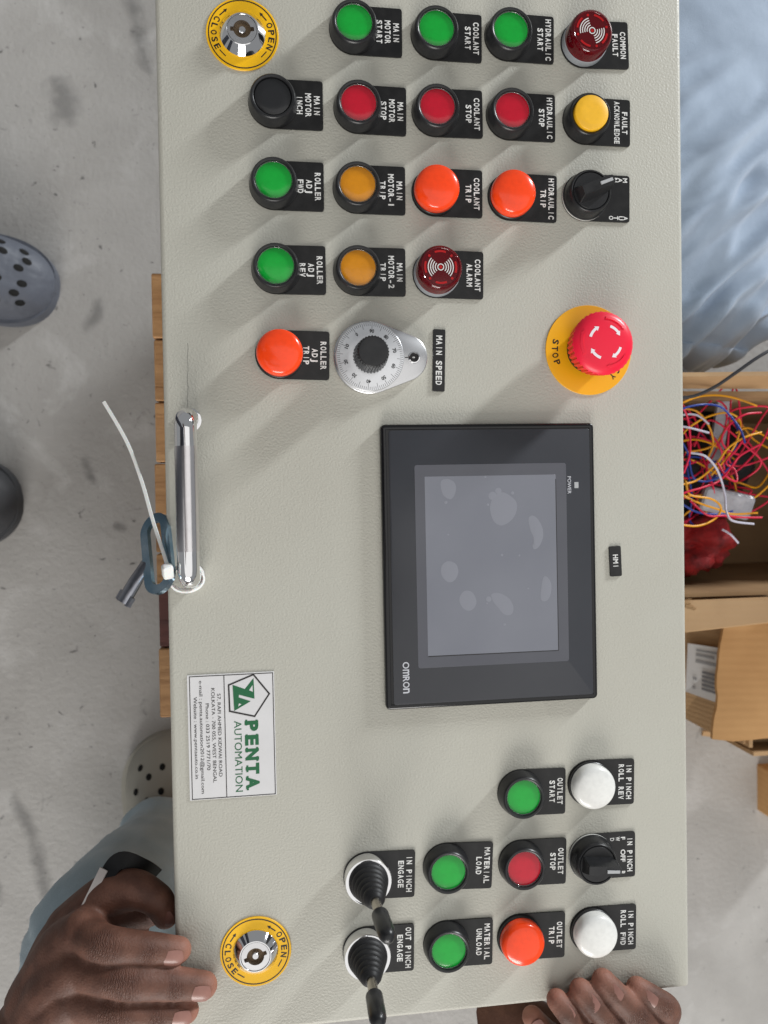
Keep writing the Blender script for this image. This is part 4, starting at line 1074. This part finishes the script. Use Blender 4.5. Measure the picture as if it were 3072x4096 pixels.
# ------------------------------------------------------------------ people
def capsule_chain(q, pts, n=18):
    """tapered limb with rounded ends; pts = [(x, y, h, r) mm]; returns nothing"""
    P_ = [Vector(p[:3]) for p in pts]; Rr = [p[3] for p in pts]
    path = []; rad = []
    # dense interpolation
    for i in range(len(P_) - 1):
        p0, p1, p2, p3 = P_[max(i - 1, 0)], P_[i], P_[i + 1], P_[min(i + 2, len(P_) - 1)]
        for k in range(8):
            t = k / 8
            path.append(.5 * ((2 * p1) + (-p0 + p2) * t + (2 * p0 - 5 * p1 + 4 * p2 - p3) * t * t + (-p0 + 3 * p1 - 3 * p2 + p3) * t ** 3)); rad.append(Rr[i] + (Rr[i + 1] - Rr[i]) * (3 * t * t - 2 * t ** 3))
    path.append(P_[-1]); rad.append(Rr[-1])
    d0 = (path[0] - path[1]).normalized(); d1 = (path[-1] - path[-2]).normalized()
    pre = [(path[0] + d0 * rad[0] * math.sin(a), rad[0] * math.cos(a)) for a in (1.5, 1.2, .8, .4)]
    post = [(path[-1] + d1 * rad[-1] * math.sin(a), rad[-1] * math.cos(a)) for a in (.4, .8, 1.2, 1.5)]
    allp = pre + list(zip(path, rad)) + post
    q.tube([a[0] for a in allp], [max(a[1], .2) for a in allp], n)
def fuse(name, q, voxel, smooth, origin, mats, tips=(), knuckles=()):
    """merge overlapping limbs into one continuous skin"""
    me0 = q.mesh(name, mats, MM, smooth=False)
    o = bpy.data.objects.new(name, me0); C.objects.link(o)
    m = o.modifiers.new('r', 'REMESH'); m.mode = 'VOXEL'; m.voxel_size = voxel * MM; m.use_smooth_shade = True
    m = o.modifiers.new('s', 'SMOOTH'); m.iterations = smooth; m.factor = .5
    dg = bpy.context.evaluated_depsgraph_get()
    me = bpy.data.meshes.new_from_object(o.evaluated_get(dg)); me.name = name
    bpy.data.objects.remove(o); bpy.data.meshes.remove(me0)
    if not me.materials: me.materials.append(MATS[mats])
    cols = []
    T_ = [Vector(t[:3]) * MM for t in tips]; K_ = [(Vector(t[:3]) * MM, t[3] * MM) for t in knuckles]
    for v in me.vertices:
        a = max([max(0, 1 - (v.co - t).length / .017) for t in T_] + [0]); k = max([max(0, 1 - ((v.co - p).length / (r * .8)) ** 2) for p, r in K_] + [0])
        cols += [min(1, a * 1.6), k, 0, 1]
    at = me.color_attributes.new('mask', 'FLOAT_COLOR', 'POINT'); at.data.foreach_set('color', cols)
    me.polygons.foreach_set('use_smooth', [True] * len(me.polygons))
    return me
def nail(par, parent_world, c, d, w=10.5, l=11.5, r=8.2, roll=0, pitch=0):
    """curved fingernail; c = centre on the back of the finger (mm), d = pointing direction"""
    q = MB(); nu, nv = 10, 10; v = []
    for i in range(nu + 1):
        for j in range(nv + 1):
            a = -1 + 2 * i / nu; b_ = -1 + 2 * j / nv
            # superellipse
            x = b_ * l / 2 * (1 - (.30 if b_ > 0 else .16) * a * a); ww = w / 2 * (1 - .16 * max(0, -b_) ** 2 - .10 * max(0, b_) ** 3)
            y = a * ww
            z = -(y * y) / (2 * r) - .018 * x * x * (1.6 if x > 0 else .8)
            v.append((x, y, z))
    n1 = nv + 1; q.add(v, [(i * n1 + j, (i + 1) * n1 + j, (i + 1) * n1 + j + 1, i * n1 + j + 1) for i in range(nu) for j in range(nv)][::-1])
    q.f = [tuple(reversed(f)) for f in q.f]
    me = q.mesh('fingernail', 'nail', MM, angle=80)
    o = link('fingernail', me, par, P(*c))
    o.rotation_mode = 'QUATERNION'
    X = Vector(d).normalized(); Zv = Vector((0, 0, 1)); Y = Zv.cross(X).normalized(); Zv = X.cross(Y)
    o.rotation_quaternion = Matrix((X, Y, Zv)).transposed().to_quaternion() @ Matrix.Rotation(math.radians(roll), 3, 'X').to_quaternion() @ Matrix.Rotation(math.radians(pitch), 3, 'Y').to_quaternion()
    return o

# person in pale jeans gripping the left edge
pA = thing('person', (-.28, -.30, 0), 'person in pale jeans squatting, hand with watch gripping the panel beside the name plate', 'person')
q = MB()
capsule_chain(q, [(-262, -226, -6, 12.5), (-246, -224.5, 10, 10.8), (-224, -228, 11.5, 9.6), (-203.5, -233, 8.2, 8.0)])          # index
capsule_chain(q, [(-262, -244, 0, 13), (-235, -245, 14, 11.2), (-211, -250.5, 12, 10.0), (-188.5, -256.6, 8.4, 8.4)])               # middle
capsule_chain(q, [(-266, -262, 0, 12.5), (-241, -264.5, 12, 10.4), (-220, -268.6, 10.8, 9.2), (-199.5, -271.5, 7.8, 7.8)])          # ring
capsule_chain(q, [(-272, -280, -4, 11), (-248, -284, 8, 9), (-230, -287, 8, 8), (-214, -289, 4, 7)])                                # little
capsule_chain(q, [(-280, -236, -34, 15), (-256, -214, -26, 14), (-237, -207, -21, 12.5), (-221, -214, -19, 10.5), (-215.5, -226, -21, 8.6)])   # thumb
capsule_chain(q, [(-264, -226, -8, 15), (-281, -246, -20, 18), (-297, -282, -30, 23)])
capsule_chain(q, [(-266, -245, -2, 15), (-285, -266, -14, 18), (-302, -306, -30, 25)])
capsule_chain(q, [(-270, -264, -2, 14.5), (-288, -284, -14, 17), (-302, -318, -30, 24)])
capsule_chain(q, [(-276, -280, -6, 13), (-291, -300, -18, 16), (-303, -328, -32, 23)])
capsule_chain(q, [(-258, -222, -26, 14), (-283, -248, -32, 19), (-299, -294, -34, 24)])
capsule_chain(q, [(-262, -224, -24, 15), (-245, -226, -30, 13), (-228, -228, -34, 11)])
capsule_chain(q, [(-262, -240, -26, 15), (-240, -240, -34, 12)])
capsule_chain(q, [(-300, -300, -30, 28), (-308, -345, -36, 31), (-322, -425, -42, 38), (-340, -520, -42, 43)], 24)
me = fuse('body', q, 1.4, 4, None, 'skin', tips=[(-198, -234, 6), (-182, -258, 6), (-193, -272, 6), (-212, -228, -22)],
          knuckles=[(-247, -224, 18, 17), (-235, -245, 22, 17), (-241, -264, 20, 16), (-219, -229, 18, 9), (-205, -252, 18, 9), (-216, -269, 16, 9)])
body = link('body', me, pA, (0, 0, H))
for c, d, rl in (((-205.0, -233.8, 17.3), (1, -.22, -.22), 6), ((-189.0, -257.0, 17.9), (1, -.24, -.20), 4), ((-201.0, -272.0, 16.8), (1, -.15, -.2), 4)):
    nail(pA, None, c, d, roll=rl)
nail(pA, None, (-213.8, -224.5, -11.8), (.25, -1, -.15), 9.5, 11, roll=8)

def leg_mesh(name, m, rings, folds, nseg=48, dens=10, flat=None, relax=0):
    """trouser leg: rings = [(x, y, z, r)] in metres, folds(p, n) -> displacement"""
    P_ = [Vector(p[:3]) for p in rings]; Rr = [p[3] for p in rings]; path = []; rad = []
    for i in range(len(P_) - 1):
        p0, p1, p2, p3 = P_[max(i - 1, 0)], P_[i], P_[i + 1], P_[min(i + 2, len(P_) - 1)]
        for k in range(dens):
            t = k / dens
            path.append(.5 * ((2 * p1) + (-p0 + p2) * t + (2 * p0 - 5 * p1 + 4 * p2 - p3) * t * t + (-p0 + 3 * p1 - 3 * p2 + p3) * t ** 3)); rad.append(Rr[i] + (Rr[i + 1] - Rr[i]) * (3 * t * t - 2 * t ** 3))
    path.append(P_[-1]); rad.append(Rr[-1])
    q = MB(); q.tube(path, rad, nseg, flat=flat)
    me = q.mesh(name, m, 1, angle=180)
    nr_ = [v.normal.copy() for v in me.vertices]; co_ = [v.co.copy() for v in me.vertices]
    flatc = []
    for p, n in zip(co_, nr_): flatc += list(p + n * folds(p, n))
    me.vertices.foreach_set('co', flatc); me.update()
    if relax:
        bmm = bmesh.new(); bmm.from_mesh(me)
        for _ in range(relax): bmesh.ops.smooth_vert(bmm, verts=bmm.verts, factor=.5, use_axis_x=True, use_axis_y=True, use_axis_z=True)
        bmm.to_mesh(me); bmm.free(); me.update()
    return me
def jf(p, n):
    return .004 * mnoise.noise(p * 22) + .0022 * mnoise.noise(p * 60) + .003 * math.sin(p.y * 160 + 40 * p.x + 6 * mnoise.noise(p * 12)) * max(0, min(1, (-.27 - p.y) * 12))
me = leg_mesh('jeans', 'jeans', [(-.262, -.72, .12, .075), (-.268, -.58, .16, .066), (-.282, -.46, .215, .060), (-.296, -.368, .246, .063), (-.292, -.325, .236, .061), (-.280, -.310, .19, .050), (-.268, -.312, .12, .045), (-.264, -.308, .09, .048)], jf)
jn = link('jeans', me, pA, (0, 0, 0))
q = MB(); q.tube([(-.264, -.306, .03), (-.264, -.306, .06), (-.264, -.307, .10)], [.030, .031, .032], 24)
link('ankle', q.mesh('ankle', 'skin', 1, (-.264, -.303, .03)), pA, (-.264, -.303, .03))
me, surf = clog_mesh('clog', 'clog_beige', .275, .120)
sh = link('clog', me, pA, (-.262, -.218, 0)); sh.rotation_euler = (0, 0, math.radians(94)); sh['label'] = 'beige perforated rubber clog below the jeans'
add_holes(sh, surf, rowsC, .0038, .0032)
# wristwatch
q = MB(); wp = smooth_path([P(-226, -211, -46), P(-231, -200, -34), P(-243, -190.5, -27), P(-250, -195, -22), P(-256, -210, -17), P(-262.5, -224.5, -14), P(-270, -238, -22)], 6)
ribbon(q, wp, 11 * MM, 3 * MM, .55)
wt = link('wristwatch', q.mesh('strap', 'watch_black', 1, P(-250, -205, -25), angle=40), pA, P(-250, -205, -25)); wt['label'] = 'black strapped wristwatch with pale face'
q = MB(); wf = smooth_path([P(-253.5, -193, -22), P(-259.5, -205, -18), P(-265.5, -217, -15), P(-269, -225, -14)], 5)
ribbon(q, wf, 5.5 * MM, 3 * MM, .35)
o = bpy.data.objects.new('watch_face', q.mesh('watch_face', 'watch_face', 1, P(-250, -205, -25), angle=40)); C.objects.link(o); o.parent = wt

# person holding the end of the panel
pB = thing('person', (.11, -.36, 0), 'person reaching in, fingertips curled over the end edge of the panel', 'person')
q = MB()
capsule_chain(q, [(39.5, -289.5, 7.8, 7.3), (47, -299, 11, 7.7), (60, -318, 4, 8.4), (78, -345, -14, 12)])
capsule_chain(q, [(55.8, -284.5, 8.2, 7.9), (64.5, -294, 11.5, 8.1), (80, -312, 9, 8.7), (100, -340, -8, 12.5)])
capsule_chain(q, [(71.5, -279.5, 8.2, 7.9), (82, -290, 12, 8.1), (100, -309, 10, 8.7), (122, -335, -6, 12.5)])
capsule_chain(q, [(95.5, -287, 7.6, 7.4), (106, -293.5, 10, 8.0), (117, -303, 7, 8.6), (123, -318, -8, 10), (128, -345, -28, 13)])
capsule_chain(q, [(28, -311, -9, 7.4), (36, -322, -10, 8.6), (52, -340, -20, 10), (80, -362, -34, 13)])
capsule_chain(q, [(78, -345, -16, 15), (98, -375, -34, 22), (112, -420, -44, 27)])
capsule_chain(q, [(100, -340, -12, 15), (110, -375, -34, 22), (116, -420, -44, 27)])
capsule_chain(q, [(124, -338, -14, 15), (122, -375, -34, 22), (118, -420, -44, 27)])
capsule_chain(q, [(55, -345, -40, 16), (20, -350, -60, 26), (85, -375, -40, 22)])
capsule_chain(q, [(114, -415, -44, 29), (122, -470, -50, 33), (140, -560, -60, 42), (160, -660, -60, 46)], 24)
me = fuse('body', q, 1.4, 4, None, 'skin', tips=[(36, -285, 5), (52, -280, 5), (68, -275, 5), (91, -284, 5), (25, -307, -10)],
          knuckles=[(54, -309, 12, 12), (74, -304, 19, 12), (92, -300, 19, 12), (112, -298, 16, 11)])
link('body', me, pB, (0, 0, H))
for c, d, rl, pt in (((42.2, -292.9, 17.0), (-.62, .78, -.34), -4, 0), ((58.8, -287.8, 17.9), (-.66, .74, -.34), -4, 0), ((74.8, -282.9, 18.0), (-.7, .7, -.34), -6, 0), ((99.4, -290.2, 16.7), (-.82, .5, -.30), -10, 0)):
    nail(pB, None, c, d, 10.2, 11, roll=rl)
nail(pB, None, (29.5, -313, -.4), (-.6, .75, -.1), 9, 10, roll=-5)

# seated person in blue-grey trousers
pC = thing('person', (.25, .35, 0), 'person in blue-grey trousers kneeling beside the panel, only the bent leg showing', 'person')
def tf(p, n):
    env = max(0, min(1, (.46 - p.y) / .14)) * max(0, min(1, (.46 - p.x) / .16))
    a = .82 - 1.1 * (p.y - .28)                     # fold direction swings round the knee
    u = (p.x - .12) * math.cos(a) + (p.y - .25) * math.sin(a); w = -(p.x - .12) * math.sin(a) + (p.y - .25) * math.cos(a)
    wv = mnoise.noise(Vector((u * 9, w * 9, 5.0))) * .012
    n1 = mnoise.noise(Vector((u * 5.0, (w + wv) * 30, 1.7))); n2 = mnoise.noise(Vector((u * 9, (w + wv) * 62, 8.1)))
    r1 = max(0.0, .30 - abs(n1)) / .30; r2 = max(0.0, .28 - abs(n2)) / .28
    r1 = r1 * r1 * (3 - 2 * r1); r2 = r2 * r2 * (3 - 2 * r2)
    return (.0160 * r1 + .0055 * r2 - .006 + .006 * n1) * env + .007 * mnoise.noise(p * 6) + .0008 * mnoise.noise(p * 40)
me = leg_mesh('trousers', 'trouser_blue', [(.355, .63, .17, .02), (.345, .61, .17, .09), (.315, .535, .165, .145), (.272, .45, .162, .182), (.232, .365, .160, .197), (.215, .290, .158, .187), (.213, .228, .155, .164), (.212, .194, .152, .128), (.212, .176, .15, .080), (.212, .169, .15, .012)], tf, 360, 44, .60, 5)
link('trousers', me, pC, (0, 0, 0))
q = MB(); q.tube([(.22, .30, .002), (.22, .30, .06), (.22, .33, .14), (.27, .45, .165), (.33, .57, .17)], [.045, .05, .06, .07, .05], 20)
link('body', q.mesh('body', 'skin', 1, (.22, .30, .002)), pC, (.22, .30, .002))

# photographer over the two clogs, unseen; body added to darken floor and chrome
pD = thing('person', (-.60, .17, 0), 'unseen standing person in dark trousers, added just beside the two grey clogs', 'person')
q = MB()
for (x, y) in ((-.372 - .21 * math.cos(math.radians(12)), .279 + .21 * math.sin(math.radians(12))), (-.634, .037)):
    q.tube([(x, y, .05), (x - .01, y, .12), (x - .02, y * .9 + .017, .45), (x - .03, y * .75 + .042, .80), (x - .03, .17 + (y - .17) * .4, .95)], [.042, .05, .062, .08, .10], 28)
link('trousers', q.mesh('trousers', 'dark_trousers', 1, angle=180), pD, (0, 0, 0))
q = MB()
def cc(pts): capsule_chain(q, [(x * 1000, y * 1000, z * 1000, r * 1000) for x, y, z, r in pts])
cc([(-.65, .17, .98, .13), (-.60, .17, 1.14, .145), (-.52, .16, 1.30, .155), (-.46, .16, 1.40, .125)])
for sy in (-1, 1):
    cc([(-.46, .16 + sy * .13, 1.42, .065), (-.45, .16 + sy * .21, 1.38, .062), (-.46, .17 + sy * .25, 1.18, .052), (-.40, .17 + sy * .22, 1.06, .046)])
shirt = fuse('shirt', q, 14, 6, None, 'dark_trousers'); link('shirt', shirt, pD, (0, 0, 0))
q = MB()
cc([(-.45, .16, 1.42, .055), (-.40, .16, 1.51, .056), (-.36, .16, 1.55, .062)])
cc([(-.37, .16, 1.58, .078), (-.37, .16, 1.64, .082)]); cc([(-.292, .16, 1.555, .014), (-.286, .16, 1.54, .012)])
for sy in (-1, 1):
    cc([(-.40, .17 + sy * .22, 1.06, .042), (-.32, .14 + sy * .16, 1.02, .034), (-.235, .09 + sy * .10, .99, .026), (-.20, .07 + sy * .085, .985, .024)])
    for k in range(4): cc([(-.20, .07 + sy * .085, .985 + .012 * k, .011), (-.165, .05 + sy * (.075 - .006 * k), .985 + .014 * k, .009), (-.135, .045 + sy * .05, .985 + .015 * k, .008)])
pbody = fuse('body', q, 4.5, 4, None, 'skin'); link('body', pbody, pD, (0, 0, 0))
bmm = bmesh.new(); bmesh.ops.create_icosphere(bmm, subdivisions=4, radius=1)
for v in bmm.verts: v.co = Vector((v.co.x * .093 + .0, v.co.y * .088, v.co.z * .085)) * (1 + .04 * mnoise.noise(v.co * 9))
me = bpy.data.meshes.new('hair'); bmm.to_mesh(me); bmm.free(); me.materials.append(MATS['dark_trousers']); me.polygons.foreach_set('use_smooth', [True] * len(me.polygons))
link('hair', me, pD, (-.392, .16, 1.652))
